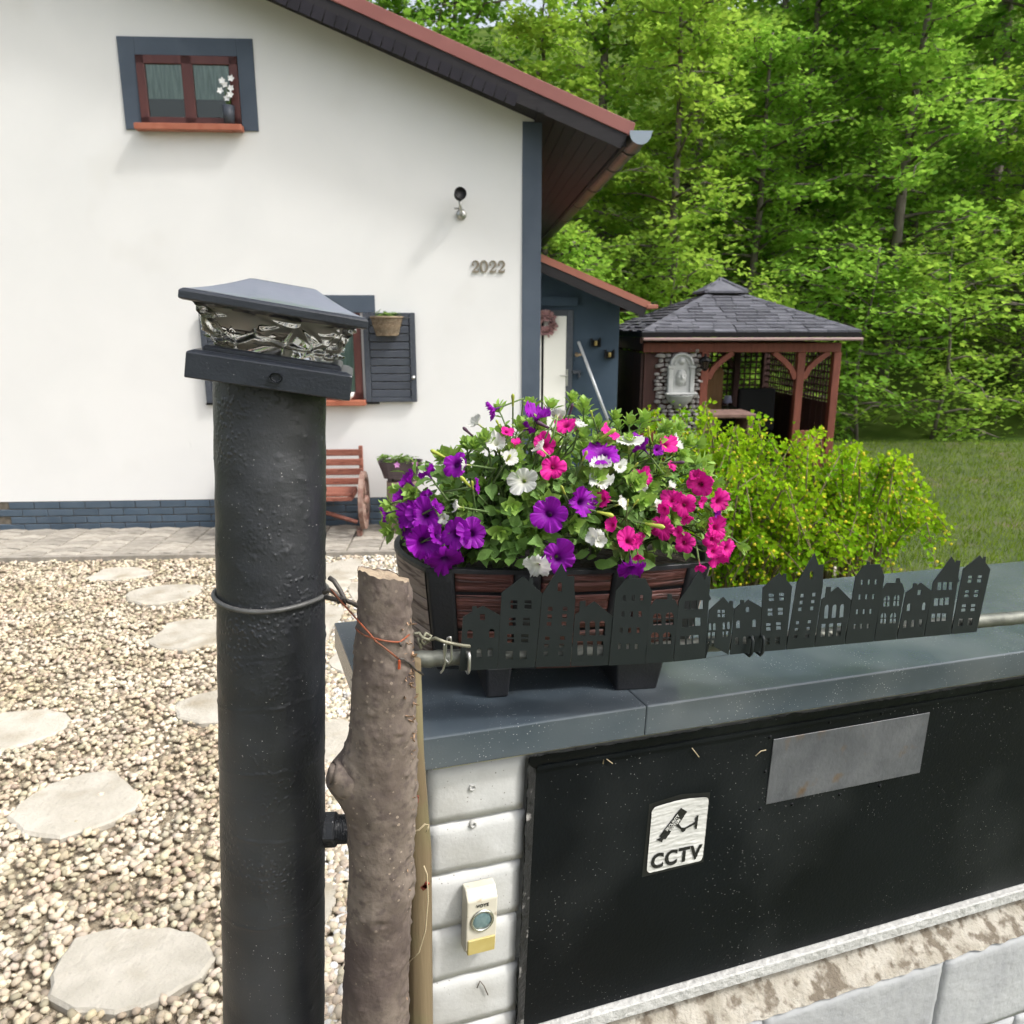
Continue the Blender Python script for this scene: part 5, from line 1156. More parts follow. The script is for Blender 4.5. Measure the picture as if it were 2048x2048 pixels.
m_rust = mat('rusty_wire', (.30, .07, .025), (.16, .07, .04), 40, .6, .2)
m_dwire = mat('dark_wire', (.05, .045, .04), (.09, .08, .07), 60, .5, .4)
def wire(name, pts, r_, m_, label, cat='wire', n=8, parent=None):
    mb = MB(); mb.tube(pts, r_, n); o = mb.build(name, m_, parent, True)
    if label: tag(o, label, cat)
    return o
# band round the post and its twist
ringc = aty(549, 1190, .835); pts = []
for a in np.linspace(-math.pi*.04, math.pi*1.99, 70): pts.append(P0+pd*((ringc.z-P0.z)/pd.z+.0012*math.sin(3*a)-.006*math.cos(a-1.6))+(pa*math.cos(a)+pb_*math.sin(a))*(PR+.0026))
pw = thing('post_wire', 'thick grey wire looped round the black post and twisted toward the trunk', 'wire', Matrix.Translation(pts[0]))
def off_(L_, o): return [p-o for p in L_]
o0 = pts[0]; MB().tube(off_(pts, o0), .0028, 10).build('loop', mat('painted_wire', (.07, .07, .068), (.12, .12, .115), 40, .5, .3), pw, True)
wp = [aty(648, 1185, .775), aty(660, 1180, .770), aty(672, 1188, .768), aty(682, 1202, .768), aty(690, 1200, .772), aty(680, 1180, .776), aty(668, 1162, .78), aty(658, 1155, .782)]
MB().tube(off_(wp, o0), .0026, 10).build('twist', m_dwire, pw, True)
wp2 = [aty(650, 1194, .79), aty(672, 1199, .785), aty(690, 1200, .785), aty(705, 1206, .79), aty(722, 1216, .80)]
MB().tube(off_(wp2, o0), .0026, 10).build('tail', m_dwire, pw, True)
MB().tube(off_([aty(686, 1196, .766), aty(680, 1203, .764), aty(688, 1208, .766), aty(684, 1194, .772), aty(676, 1196, .768), aty(680, 1207, .766)], o0), .0026, 8).build('knot', m_dwire, pw, True)
# rusty tie wire round the trunk
def on_trunk(x, y, lift=.0012):
    d = ray(x, y); best = None
    z = aty(x, y, TY).z
    for _ in range(4):
        c, r_ = tcen(z); A = d.x**2+d.y**2; B = -2*(d.x*c.x+d.y*c.y); C_ = c.x**2+c.y**2-(r_*1.015+lift)**2; D = B*B-4*A*C_
        t = (-B-math.sqrt(max(0, D)))/(2*A); p = CAM+d*t; z = p.z
    return p
tw = thing('rusty_tie_wire', 'thin rusty orange wire slung across the cut trunk', 'wire', Matrix.Translation(on_trunk(770, 1280))); o0 = on_trunk(770, 1280)
MB().tube(off_([aty(662, 1179, .768), aty(690, 1212, .745)]+[on_trunk(x, y, .002) for x, y in ((722, 1248), (740, 1268), (752, 1283), (762, 1290), (780, 1304), (796, 1317))], o0), .0009, 7).build('strand', m_rust, tw, True)
MB().tube(off_([aty(714, 1250, .745), aty(711, 1256, .73)]+[on_trunk(x, y, .002) for x, y in ((718, 1264), (732, 1272), (750, 1277), (770, 1282), (788, 1284), (799, 1284), (808, 1278), (819, 1269))], o0), .0009, 7).build('strand', m_rust, tw, True)
MB().tube(off_([on_trunk(798, 1320+.5*i, .0022)+Vector((.0012*math.cos(i*2.1), -.001, .0)) for i in range(0, 36)], o0), .0008, 6).build('coil', mat('bright_rust', (.42, .075, .02), None, rough=.6), tw, True)
MB().tube(off_([on_trunk(797, 1318, .002), on_trunk(806, 1318, .003), on_trunk(820, 1328, .004), aty(832, 1340, .735), aty(847, 1350, .74)], o0), .0011, 7).build('tail', m_dwire, tw, True)
MB().tube(off_([on_trunk(799, 1284, .002), on_trunk(802, 1293, .002)], o0), .0012, 7).build('end', m_dwire, tw, True)
# knotted fence wire from trunk to the rail
fw = thing('fence_wire', 'knotted grey fence wire from the cut trunk to the metal houses', 'wire', Matrix.Translation(aty(850, 1275, .78))); o0 = aty(850, 1275, .78)
yy = .785
kp = [(828, 1268), (838, 1266), (845, 1276), (858, 1280), (862, 1272), (852, 1266), (842, 1282), (848, 1288), (860, 1280), (870, 1276), (890, 1284), (918, 1290), (940, 1293)]
MB().tube(off_([aty(x, y, yy+.004*math.sin(i*1.9)) for i, (x, y) in enumerate(kp)], o0), .0019, 9).build('strand', m_wire, fw, True, subsurf=0)
MB().tube(off_([aty(836, 1276, yy), aty(840, 1290, yy), aty(842, 1297, yy)], o0), .0017, 7).build('end', m_wire, fw, True)
hk = [aty(x, y, .795) for x, y in ((888, 1288), (888, 1300), (890, 1318), (897, 1326), (903, 1318), (903, 1290), (901, 1274), (895, 1276), (892, 1288), (892, 1300), (889, 1312), (891, 1324), (886, 1340), (881, 1346))]
MB().tube(off_(fine(hk, 4), o0), .0012, 7).build('hook', m_steel, fw, True)
# thin wire with red bits along the stake
sw = thing('stake_wire', 'thin loose wire with red scraps hanging on the stake', 'wire', Matrix.Translation(aty(850, 1740, .77))); o0 = aty(850, 1740, .77)
MB().tube(off_([aty(x, y, .765) for x, y in ((848, 1732), (854, 1748), (855, 1770), (856, 1800), (851, 1860), (838, 1905), (816, 1926))], o0), .0008, 6).build('strand', m_straw, sw, True)
MB().tube(off_([aty(x, y, .765) for x, y in ((822, 1664), (838, 1660), (850, 1648), (858, 1650), (853, 1664))], o0), .0009, 6).build('strand', m_straw, sw, True)
m_redscr = mat('red_scrap', (.28, .03, .02), (.18, .05, .03), 60, .7)
for x, y in ((849, 1774), (852, 1770), (829, 1604), (833, 1598)): MB().box(-.0025, -.001, -.004, .0025, .001, .004, Matrix.Translation(aty(x, y, .768)-o0) @ Matrix.Rotation(random.uniform(-1, 1), 4, 'Y')).build('scrap', m_redscr, sw)

# ================================================================== BLACK METAL HOUSES
m_sil = mat('black_powder_coat', (.010, .014, .0145), (.014, .018, .019), 20, .5, .0, bump=.15, bscale=400, bdist=.0005, specks=(420, .06, (.16, .17, .16)), spec=.3)
r7 = lambda x, y: (780+x/4.1106, 1080+y/4.1106)
r8 = lambda x, y: (1150+x/4.2, 1080+y/4.2)
def arch_(x0, x1, y0, y1): r_ = (x1-x0)/2; return [(x0, y1), (x1, y1)] + [((x0+x1)/2+r_*math.cos(a), y0+r_*1.05-r_*1.05*math.sin(a)) for a in np.linspace(0, math.pi, 9)]
def rect_(x0, x1, y0, y1): return [(x0, y1), (x1, y1), (x1, y0), (x0, y0)]
def cross_(x0, x1, y0, y1, arched=True, g=4):
    xm, ym = (x0+x1)/2, y0+(y1-y0)*.5; q = [rect_(x0, xm-g, ym+g, y1), rect_(xm+g, x1, ym+g, y1)]
    r_ = (x1-x0)/2; k = (ym-g-y0)
    if arched:
        A = [(xm+r_*math.cos(a), y0+r_-r_*math.sin(a)) for a in np.linspace(0, math.pi/2-.12, 6)]; q.append([(xm+g, ym-g), (x1, ym-g)]+A); q.append([(2*xm-a_[0], a_[1]) for a_ in reversed(A)][::-1] and [(xm-g, ym-g)]+[(2*xm-a_[0], a_[1]) for a_ in reversed(A)]+[(x0, ym-g)])
    else: q += [rect_(x0, xm-g, y0, ym-g), rect_(xm+g, x1, y0, ym-g)]
    return q
HS = []
HS.append((r7, (570, 1075), (880, 1058), [(570, 1075), (600, 630), (675, 590), (675, 545), (712, 543), (716, 566), (765, 540), (905, 620), (886, 965), (880, 1058)],
  [rect_(738, 780, 608, 657), arch_(635, 680, 735, 808), arch_(815, 858, 728, 803), arch_(712, 753, 890, 963), rect_(802, 842, 890, 957), arch_(622, 664, 893, 970)]))
w2 = []
for (dx, ya, yb, yc, yd) in ((0, 495, 522, 532, 566), (-14, 637, 662, 675, 705), (-27, 772, 800, 812, 843)):
    for x0, x1 in ((990, 1047), (1105, 1163)): w2 += [rect_(x0+dx, x1+dx, ya, yb), rect_(x0+dx, x1+dx, yc, yd)]
w2 += [rect_(950, 1008, 912, 980), rect_(1065, 1122, 910, 978)]
HS.append((r7, (883, 1058), (1190, 1043), [(883, 1058), (889, 965), (917, 430), (1095, 300), (1145, 340), (1145, 315), (1175, 315), (1175, 366), (1250, 440), (1190, 1043)], w2))
w3 = [arch_(1378, 1412, 345, 422)]
for dx, ya, yb in ((0, 548, 582), (-4, 612, 645), (-10, 672, 705), (-23, 793, 822), (-30, 855, 883), (-36, 915, 948)): w3 += [rect_(1298+dx, 1335+dx, ya, yb), rect_(1420+dx, 1458+dx, ya-2, yb-2)]
HS.append((r7, (1196, 1043), (1480, 1036), [(1196, 1043), (1252, 445), (1410, 190), (1462, 300), (1515, 297), (1515, 400), (1524, 480), (1480, 1036)], w3))
HS.append((r7, (1486, 1036), (1793, 1028), [(1486, 1036), (1520, 610), (1555, 590), (1560, 503), (1607, 500), (1607, 550), (1680, 503), (1832, 630), (1793, 1028)],
  [arch_(1558, 1605, 662, 785), arch_(1640, 1687, 662, 784), arch_(1720, 1767, 662, 783), rect_(1540, 1588, 832, 950), rect_(1620, 1668, 832, 950), rect_(1702, 1752, 832, 950)]))
w5 = []
for ya, yb, xs in ((462, 508, (400, 475, 547)), (598, 645, (388, 460, 533)), (735, 780, (373, 445, 517)), (870, 915, (360, 430, 501))): w5 += [rect_(x, x+25, ya, yb) for x in xs]
HS.append((r8, (283, 1053), (584, 1036), [(283, 1053), (340, 430), (425, 330), (450, 325), (450, 293), (480, 293), (480, 322), (590, 322), (648, 435), (584, 1036)], w5))
HS.append((r8, (590, 1036), (820, 1021), [(590, 1036), (628, 560), (675, 497), (775, 497), (778, 455), (812, 455), (815, 495), (838, 500), (868, 566), (820, 1021)],
  cross_(655, 725, 612, 715)+cross_(760, 828, 606, 712)+cross_(637, 703, 772, 875)+cross_(737, 808, 772, 873)))
w7 = [rect_(918, 965, 510, 582), rect_(972, 1022, 507, 580), rect_(1035, 1075, 505, 580), rect_(895, 945, 660, 732), rect_(953, 998, 655, 725), rect_(1008, 1055, 650, 720), rect_(880, 925, 805, 880), rect_(937, 980, 800, 875), rect_(990, 1040, 797, 870)]
HS.append((r8, (826, 1021), (1093, 992), [(826, 1021), (870, 512), (1040, 268), (1090, 330), (1095, 305), (1137, 305), (1126, 460), (1143, 495), (1122, 510), (1093, 992)], w7))
w8 = cross_(1195, 1260, 585, 648, False)+[arch_(1122, 1147, 697, 758), arch_(1157, 1183, 697, 757), arch_(1237, 1262, 690, 750), arch_(1277, 1302, 685, 748), rect_(1115, 1140, 775, 828), rect_(1150, 1177, 772, 825), rect_(1237, 1254, 768, 815), rect_(1265, 1290, 765, 812), rect_(1105, 1128, 845, 868), rect_(1145, 1168, 842, 865), rect_(1102, 1125, 876, 895), rect_(1142, 1163, 872, 892)]
HS.append((r8, (1096, 992), (1288, 963), [(1096, 992), (1125, 590), (1245, 478), (1297, 535), (1297, 512), (1325, 512), (1325, 560), (1335, 575), (1288, 963)], w8))
HS.append((r8, (1300, 962), (1546, 938), [(1300, 962), (1340, 578), (1390, 535), (1388, 505), (1418, 503), (1418, 530), (1455, 500), (1565, 563), (1546, 938)],
  [arch_(1432, 1463, 560, 605), arch_(1352, 1387, 675, 740), arch_(1487, 1520, 665, 730), arch_(1342, 1373, 815, 878), arch_(1407, 1440, 808, 873), arch_(1475, 1507, 802, 868)]))
w10 = []
for (xa, xb, xc, xd, ya, yb, yc, yd, dy) in ((1625, 1672, 1713, 1758, 450, 478, 487, 513, -6), (1617, 1660, 1702, 1747, 575, 600, 607, 635, -6), (1603, 1645, 1688, 1730, 697, 722, 730, 760, -7), (1590, 1633, 1677, 1718, 820, 846, 853, 880, -8)): w10 += [rect_(xa, xb, ya, yb), rect_(xa, xb, yc, yd), rect_(xc, xd, ya+dy, yb+dy), rect_(xc, xd, yc+dy, yd+dy)]
HS.append((r8, (1551, 938), (1766, 920), [(1551, 938), (1577, 400), (1717, 277), (1745, 310), (1748, 283), (1773, 283), (1773, 332), (1822, 390), (1766, 920)], w10))
strips = [thing('metal_house_strip', 'black metal strip cut as a row of houses hanging before the flower planter', 'fence panel', WM @ Matrix.Translation(SD[0]), 'metal house strips'),
          thing('metal_house_strip', 'second black metal house strip further along the wall past the double hooks', 'fence panel', WM @ Matrix.Translation(SD[4]), 'metal house strips')]
def plan_at(x):
    for i in range(len(SD)-1):
        if SD[i].x <= x <= SD[i+1].x: return SD[i].lerp(SD[i+1], (x-SD[i].x)/(SD[i+1].x-SD[i].x))
    return SD[0] if x < SD[0].x else SD[-1]
panels = []
for i, (rf_, bl, br, outl, holes) in enumerate(HS):
    A = wz(*rf_(*bl), .08); B = wz(*rf_(*br), .08); e1 = (B-A); wd_ = e1.length; e1.normalize(); e3 = Vector((0, 0, 1)); e3 = (e3-e1*e1.z).normalized(); nn = e1.cross(e3)
    Pw = WM @ A; nw = (WM.to_3x3() @ nn)
    def loc2(p):
        q = (WI @ atp(*rf_(*p), Pw, nw))-A; return q.dot(e1), q.dot(e3)
    me = curve_mesh('house_panel', [[loc2(p) for p in outl]]+[[loc2(p) for p in h] for h in holes], .0006)
    panels.append((me, wd_)); sidx = 0 if i < 8 else 1; org = SD[0] if sidx == 0 else SD[4]
    Mx = Matrix(((e1.x, e3.x, -nn.x, A.x-org.x), (e1.y, e3.y, -nn.y, A.y-org.y), (e1.z, e3.z, -nn.z, A.z-org.z), (0, 0, 0, 1)))
    link('house_panel', me, m_sil, strips[sidx], Mx)
cur_ = wz(*r8(1772, 920), .08); e1 = dirx
for k in (2, 3, 4, 5, 0, 6, 1):
    me, wd_ = panels[k]; A = cur_; e3 = (Vector((0, 0, 1))-e1*e1.z).normalized(); nn = e1.cross(e3); org = SD[4]
    link('house_panel', me, m_sil, strips[1], Matrix(((e1.x, e3.x, -nn.x, A.x-org.x), (e1.y, e3.y, -nn.y, A.y-org.y), (e1.z, e3.z, -nn.z, A.z-org.z), (0, 0, 0, 1)))); cur_ = cur_+e1*(wd_+.0015)
def hook(strip, org, x, y, m_):
    c = wz(*x, .094) if False else None
def hook_at(strip, org, pxy, m_):
    p = wf(pxy[0], pxy[1], 0); q = plan_at(p.x); p = Vector((q.x, q.y, .08))
    pts = [(0, .002, .027), (0, -.003, .028), (0, -.006, .024), (0, -.0065, .014), (0, -.006, .003), (0, -.002, -.003), (0, .008, -.002), (0, .018, .006), (0, .021, .016)]
    MB().tube([p-org+Vector(a)*.8 for a in pts], .0022, 8).build('hook', m_, strips[strip], True)
hook_at(0, SD[0], (936, 1310), m_steel); hook_at(0, SD[0], (1452, 1300), m_sil); hook_at(1, SD[4], (1472, 1296), m_sil)

# ================================================================== PLANTER
m_wine = mat('barrel_stave_brown', (.085, .026, .020), (.13, .045, .034), 10, .55, bump=1.0, bscale=34, bdist=.006, stretch=(.35, 1, 5), rnd=.15, wave=(30, .1, (.04, .014, .012)))
m_hoop = mat('black_hoop_plastic', (.010, .011, .014), (.016, .017, .021), 20, .5, bump=.5, bscale=260, bdist=.001, specks=(300, .05, (.2, .2, .2)))
m_endw = mat('weathered_end_boards', (.24, .185, .155), (.31, .25, .215), 10, .75, bump=.7, bscale=40, bdist=.003, stretch=(1, .35, 4), wave=(34, .12, (.09, .06, .05)))
FL = wz(851, 1137, .18); FR = wz(1421, 1124, .18); pe1 = (FR-FL); pe1.z = 0; PW = pe1.length; pe1.normalize(); pe2 = Vector((-pe1.y, pe1.x, 0))
PM = WM @ Matrix(((pe1.x, pe2.x, 0, FL.x), (pe1.y, pe2.y, 0, FL.y), (0, 0, 1, 0), (0, 0, 0, 1)))
PI = PM.inverted()
plr = thing('barrel_planter', 'half barrel flower box of dark red staves and black hoops on the coping', 'planter', PM)
PD, PZ0, PZ1 = .215, .036, .18
def taper(z): return .80+.20*((z-PZ0)/(PZ1-PZ0))**.8
def front(a, z, o=0.0):
    k = taper(z); x = PW/2+(a-PW/2)*(k*.5+.5); y = -.022*math.sin(math.pi*max(0, min(1, a/PW)))-o; y = PD/2+(y-PD/2)*k; return (x, y, z)
def side(b, z, s, o=0.0):
    k = taper(z); bx = .030*math.sin(math.pi*b/PD)+o; x = -bx if s < 0 else PW+bx; x = PW/2+(x-PW/2)*(k*.5+.5); return (x, PD/2+(b-PD/2)*k, z)
sh = MB(); sh.grid(lambda u, v: front(PW*u, PZ0+(PZ1-.004-PZ0)*v, -.003), 30, 8); sh.grid(lambda u, v: side(PD*u, PZ0+(PZ1-.004-PZ0)*v, -1, -.003), 14, 8); sh.grid(lambda u, v: side(PD*u, PZ0+(PZ1-.004-PZ0)*v, 1, -.003), 14, 8)
sh.grid(lambda u, v: (lambda p: (p[0], PD-p[1], p[2]))(front(PW*u, PZ0+(PZ1-PZ0)*v, -.003)), 30, 8)
sh.add([front(0, PZ0), front(PW, PZ0), (front(PW, PZ0)[0], PD-front(PW, PZ0)[1], PZ0), (front(0, PZ0)[0], PD-front(0, PZ0)[1], PZ0)], [(0, 1, 2, 3)])
sh.build('shell', m_hoop, plr, True)
def patch(fn, a0, a1, z0, z1, o, n=12, m=6):
    mb = MB(); e = .0035
    def f(u, v):
        a = a0+(a1-a0)*u; z = z0+(z1-z0)*v; dz = min(v*(z1-z0), (1-v)*(z1-z0)); dx = min(u, 1-u)*abs(a1-a0); d = min(1, dz/e, dx/e if True else 1); p = fn(a, z, o*math.sqrt(max(0, d)))
        return p
    us = sorted(set([0, e/abs(a1-a0)*.3, e/abs(a1-a0)]+list(np.linspace(e/abs(a1-a0)*1.5, 1-e/abs(a1-a0)*1.5, n))+[1-e/abs(a1-a0), 1-e/abs(a1-a0)*.3, 1])); vs2 = sorted(set([0, .06, .14]+list(np.linspace(.2, .8, m))+[.86, .94, 1]))
    mb.add([f(u, v) for v in vs2 for u in us], [(j*len(us)+i, j*len(us)+i+1, (j+1)*len(us)+i+1, (j+1)*len(us)+i) for j in range(len(vs2)-1) for i in range(len(us)-1)]); return mb
hoops = [(0, .034), (.108, .142), (.236, .272), (PW-.034, PW)]
gaps = [(.034, .108), (.142, .236), (.272, PW-.034)]
zrow = [(.150, .1775), (.098, .1455), (.066, .0945), (.038, .0625)]
for a0, a1 in gaps:
    for z0, z1 in zrow: patch(front, a0+.0008, a1-.0008, z0, z1, .0022, 10).build('stave', m_wine, plr, True)
for a0, a1 in hoops: patch(front, a0, a1, PZ0+.001, PZ1, .0042, 8, 10).build('hoop', m_hoop, plr, True)
for z0, z1 in ((.137, .179), (.092, .136), (.038, .091)):
    for s in (-1, 1): patch(lambda a, z, o, s=s: side(a, z, s, o), .004, PD-.004, z0, z1, .0022, 12).build('end_board', m_endw, plr, True)
rim = MB(); outl = [front(PW*u, PZ1, .0045) for u in np.linspace(0, 1, 20)]+[side(PD*u, PZ1, 1, .003) for u in np.linspace(.05, .95, 10)]+[(lambda p: (p[0], PD-p[1], p[2]))(front(PW*(1-u), PZ1, .003)) for u in np.linspace(0, 1, 14)]+[side(PD*(1-u), PZ1, -1, .003) for u in np.linspace(.05, .95, 10)]
n = len(outl); inn = [(PW/2+(p[0]-PW/2)*.965, PD/2+(p[1]-PD/2)*.93, p[2]) for p in outl]
rim.add([(p[0], p[1], p[2]+.0015) for p in outl]+[(p[0], p[1], p[2]+.0015) for p in inn]+[(p[0], p[1], p[2]-.004) for p in outl]+[(p[0], p[1], p[2]-.03) for p in inn], [(i, (i+1) % n, n+(i+1) % n, n+i) for i in range(n)]+[(2*n+i, 2*n+(i+1) % n, (i+1) % n, i) for i in range(n)]+[(n+i, n+(i+1) % n, 3*n+(i+1) % n, 3*n+i) for i in range(n)])
rim.build('rim', m_hoop, plr, bevel=.0006)
MB().add([(p[0], p[1], .162+.004*n3(p, 40)) for p in inn], [tuple(range(n))]).build('soil', m_soil, plr)
f0 = PI @ (WM @ wz(969, 1397, 0)); f1 = PI @ (WM @ wz(1218, 1372, 0))
for fx in (f0.x+.017, f1.x+.034):
    w_ = .017 if fx < .2 else .034
    MB().add([(fx-w_*.85, f0.y, 0), (fx+w_*.85, f0.y, 0), (fx+w_*.85, PD*.85, 0), (fx-w_*.85, PD*.85, 0), (fx-w_, f0.y-.006, .045), (fx+w_, f0.y-.006, .045), (fx+w_, PD*.9, .045), (fx-w_, PD*.9, .045)], [(0, 3, 2, 1), (4, 5, 6, 7), (0, 1, 5, 4), (1, 2, 6, 5), (2, 3, 7, 6), (3, 0, 4, 7)]).build('foot', m_hoop, plr, bevel=.003, seg=2)
# ================================================================== PETUNIAS
def petal_mat(name, lobe, throat, tube_c, vein):
    m = bpy.data.materials.new(name); m.use_nodes = True; nt = m.node_tree; N = nt.nodes; L = nt.links; b = N['Principled BSDF']
    at = N.new('ShaderNodeAttribute'); at.attribute_name = 'ring'; 
    rp = N.new('ShaderNodeValToRGB'); e = rp.color_ramp.elements; e[0].position = 0; e[0].color = (*tube_c, 1); e[1].position = 1; e[1].color = (*lobe, 1)
    for pos, c in ((.22, tube_c), (.34, throat), (.50, tuple(.6*a+.4*b_ for a, b_ in zip(lobe, throat))), (.66, lobe)):
        q = e.new(pos); q.color = (*c, 1)
    L.new(at.outputs['Fac'], rp.inputs[0])
    vn = N.new('ShaderNodeAttribute'); vn.attribute_name = 'vein'; mx = N.new('ShaderNodeMix'); mx.data_type = 'RGBA'; mu = N.new('ShaderNodeMath'); mu.operation = 'MULTIPLY'; mu.inputs[1].default_value = .55
    L.new(vn.outputs['Fac'], mu.inputs[0]); L.new(mu.outputs[0], mx.inputs[0]); L.new(rp.outputs[0], mx.inputs[6]); mx.inputs[7].default_value = (*vein, 1)
    oi = N.new('ShaderNodeObjectInfo'); hs_ = N.new('ShaderNodeHueSaturation'); mr = N.new('ShaderNodeMapRange'); mr.inputs[3].default_value = .85; mr.inputs[4].default_value = 1.12
    L.new(oi.outputs['Random'], mr.inputs[0]); L.new(mr.outputs[0], hs_.inputs['Value']); L.new(mx.outputs[2], hs_.inputs['Color'])
    L.new(hs_.outputs[0], b.inputs['Base Color']); b.inputs['Roughness'].default_value = .55; b.inputs['Specular IOR Level'].default_value = .25
    tb = N.new('ShaderNodeBsdfTranslucent'); L.new(hs_.outputs[0], tb.inputs[0]); ms = N.new('ShaderNodeMixShader'); ms.inputs[0].default_value = .35
    L.new(b.outputs[0], ms.inputs[1]); L.new(tb.outputs[0], ms.inputs[2]); L.new(ms.outputs[0], N['Material Output'].inputs[0]); return m
PM_ = {'u': petal_mat('purple_petal', (.31, .007, .43), (.06, .001, .10), (.16, .03, .24), (.14, .003, .24)),
       'w': petal_mat('white_petal', (.74, .74, .70), (.70, .70, .58), (.52, .55, .18), (.60, .62, .52)),
       'p': petal_mat('pink_petal', (.74, .014, .31), (.34, .003, .11), (.42, .06, .16), (.48, .005, .18))}
def flower_mesh(seed, cup, lobes, ruffle, tube=1.15, double=False):
    rs = random.Random(seed); NA_ = 60; rings = [(.07, -tube), (.075, -tube*.8), (.085, -tube*.6), (.11, -tube*.42), (.16, -tube*.28), (.24, -tube*.17), (.36, -.10), (.50, -.045), (.65, -.01), (.80, .01), (.92, .015), (1.0, .01)]
    ph = rs.uniform(0, 6); vs, ra, ve = [], [], []
    am = [1+rs.uniform(-.16, .12) for _ in range(5)]; fold = [rs.uniform(-.22, .16) for _ in range(5)]
    for k, (r_, z) in enumerate(rings):
        t = k/(len(rings)-1); g = max(0, (r_-.2)/.8)
        for i in range(NA_):
            a = 2*math.pi*i/NA_; la = (a*5/(2*math.pi)) % 1; li = int(a*5/(2*math.pi)) % 5; c = math.sin(math.pi*la)
            rr2 = r_*(1-lobes*g*g*(1-c**.45))*(1+(am[li]-1)*g)
            zz = z+cup*g*g*.55+ruffle*g*g*(.10*math.sin(10*math.pi*la+ph)+.09*math.sin(a*3+ph)+.06*math.sin(a*13+ph*2))-.13*g*(1-c)*(1-g*.3)+fold[li]*g*g*c
            vs.append((rr2*math.cos(a), rr2*math.sin(a), zz)); ra.append(t); ve.append((max(0, 1-abs(la-.5)*16)+.6*max(0, 1-abs(la-.0)*14)+.35*max(0, math.sin(a*30))**6)*(1-.6*t)*(1 if t > .4 else 0))
    n = NA_; fs = [(k*n+i, k*n+(i+1) % n, (k+1)*n+(i+1) % n, (k+1)*n+i) for k in range(len(rings)-1) for i in range(n)]
    # calyx
    me = mesh('flower', vs, fs, True)
    for nm, arr in (('ring', ra), ('vein', ve)):
        at = me.attributes.new(nm, 'FLOAT', 'POINT'); at.data.foreach_set('value', arr)
    return me
FM = [flower_mesh(1, .05, .21, .8), flower_mesh(2, .3, .18, 1.2), flower_mesh(3, -.05, .27, 1.0), flower_mesh(4, .5, .2, 1.1), flower_mesh(5, -.3, .22, 1.7), flower_mesh(6, .12, .24, 1.3), flower_mesh(7, .35, .2, 1.6), flower_mesh(8, -.15, .25, 1.4), flower_mesh(9, .6, .22, 1.5), flower_mesh(10, -.4, .24, 2.1)]
FMAT = {}
def fmesh(c, k):
    if (c, k) not in FMAT: me = FM[k].copy(); me.materials.append(PM_[c]); FMAT[(c, k)] = me
    return FMAT[(c, k)]
m_pl = mat('petunia_leaf', (.115, .235, .045), (.17, .31, .065), 25, .55, bump=.4, bscale=180, bdist=.001, rnd=.22, transl=.28, tcol=(.2, .36, .03))
m_plf = mat('petunia_leaf_mass', (.11, .22, .045), (.19, .34, .07), 25, .55, island=.28, transl=.28, tcol=(.2, .36, .03))
m_ptip = mat('petunia_young_leaf', (.23, .39, .07), (.31, .48, .10), 25, .55, island=.2, transl=.32, tcol=(.3, .45, .04))
m_pstem = mat('petunia_stem', (.085, .14, .04), (.12, .18, .055), 30, .7)
m_bud = mat('yellow_green_bud', (.34, .42, .05), (.46, .50, .08), 60, .5, rnd=.15, transl=.2)
m_dbud = mat('dark_bud', (.08, .02, .07), (.05, .03, .04), 60, .6)
plants = {'u': thing('petunia_plant', 'purple flowering petunia filling one end and the middle of the planter', 'plant', PM @ Matrix.Translation((.09, .1, .162)), 'petunias in the barrel planter'),
          'w': thing('petunia_plant', 'white flowering petunia with yellow green trumpets in the planter', 'plant', PM @ Matrix.Translation((.18, .12, .162)), 'petunias in the barrel planter'),
          'p': thing('petunia_plant', 'bright pink flowering petunia spilling over the planter end near the yellow shrub', 'plant', PM @ Matrix.Translation((.29, .1, .162)), 'petunias in the barrel planter')}
PIV = {k: o.matrix_basis.inverted() for k, o in plants.items()}
EC = PM @ Vector((PW*.50, .10, .165)); ER = Vector((.262, .165, .225))      # mound of growth: centre and half sizes in planter axes
E3 = PM.to_3x3(); E3i = E3.inverted()
def mound(x, y, k=1.0):
    d = ray(x, y); o = E3i @ (CAM-EC); dd_ = E3i @ d; s = Vector((1/(ER.x*k), 1/(ER.y*k), 1/(ER.z*k)))
    o2 = Vector((o.x*s.x, o.y*s.y, o.z*s.z)); d2 = Vector((dd_.x*s.x, dd_.y*s.y, dd_.z*s.z)); A = d2.dot(d2); B = 2*o2.dot(d2); C_ = o2.dot(o2)-1; D = B*B-4*A*C_
    t = (-B-math.sqrt(D))/(2*A) if D > 0 else -B/(2*A)
    p = CAM+d*t; q = E3i @ (p-EC); nrm = E3 @ Vector((q.x*s.x*s.x, q.y*s.y*s.y, q.z*s.z*s.z)); return p, nrm.normalized()
r5 = lambda x, y: (740+x/4.391, 760+y/4.391)
r6 = lambda x, y: (1100+x/4.83, 780+y/4.83)
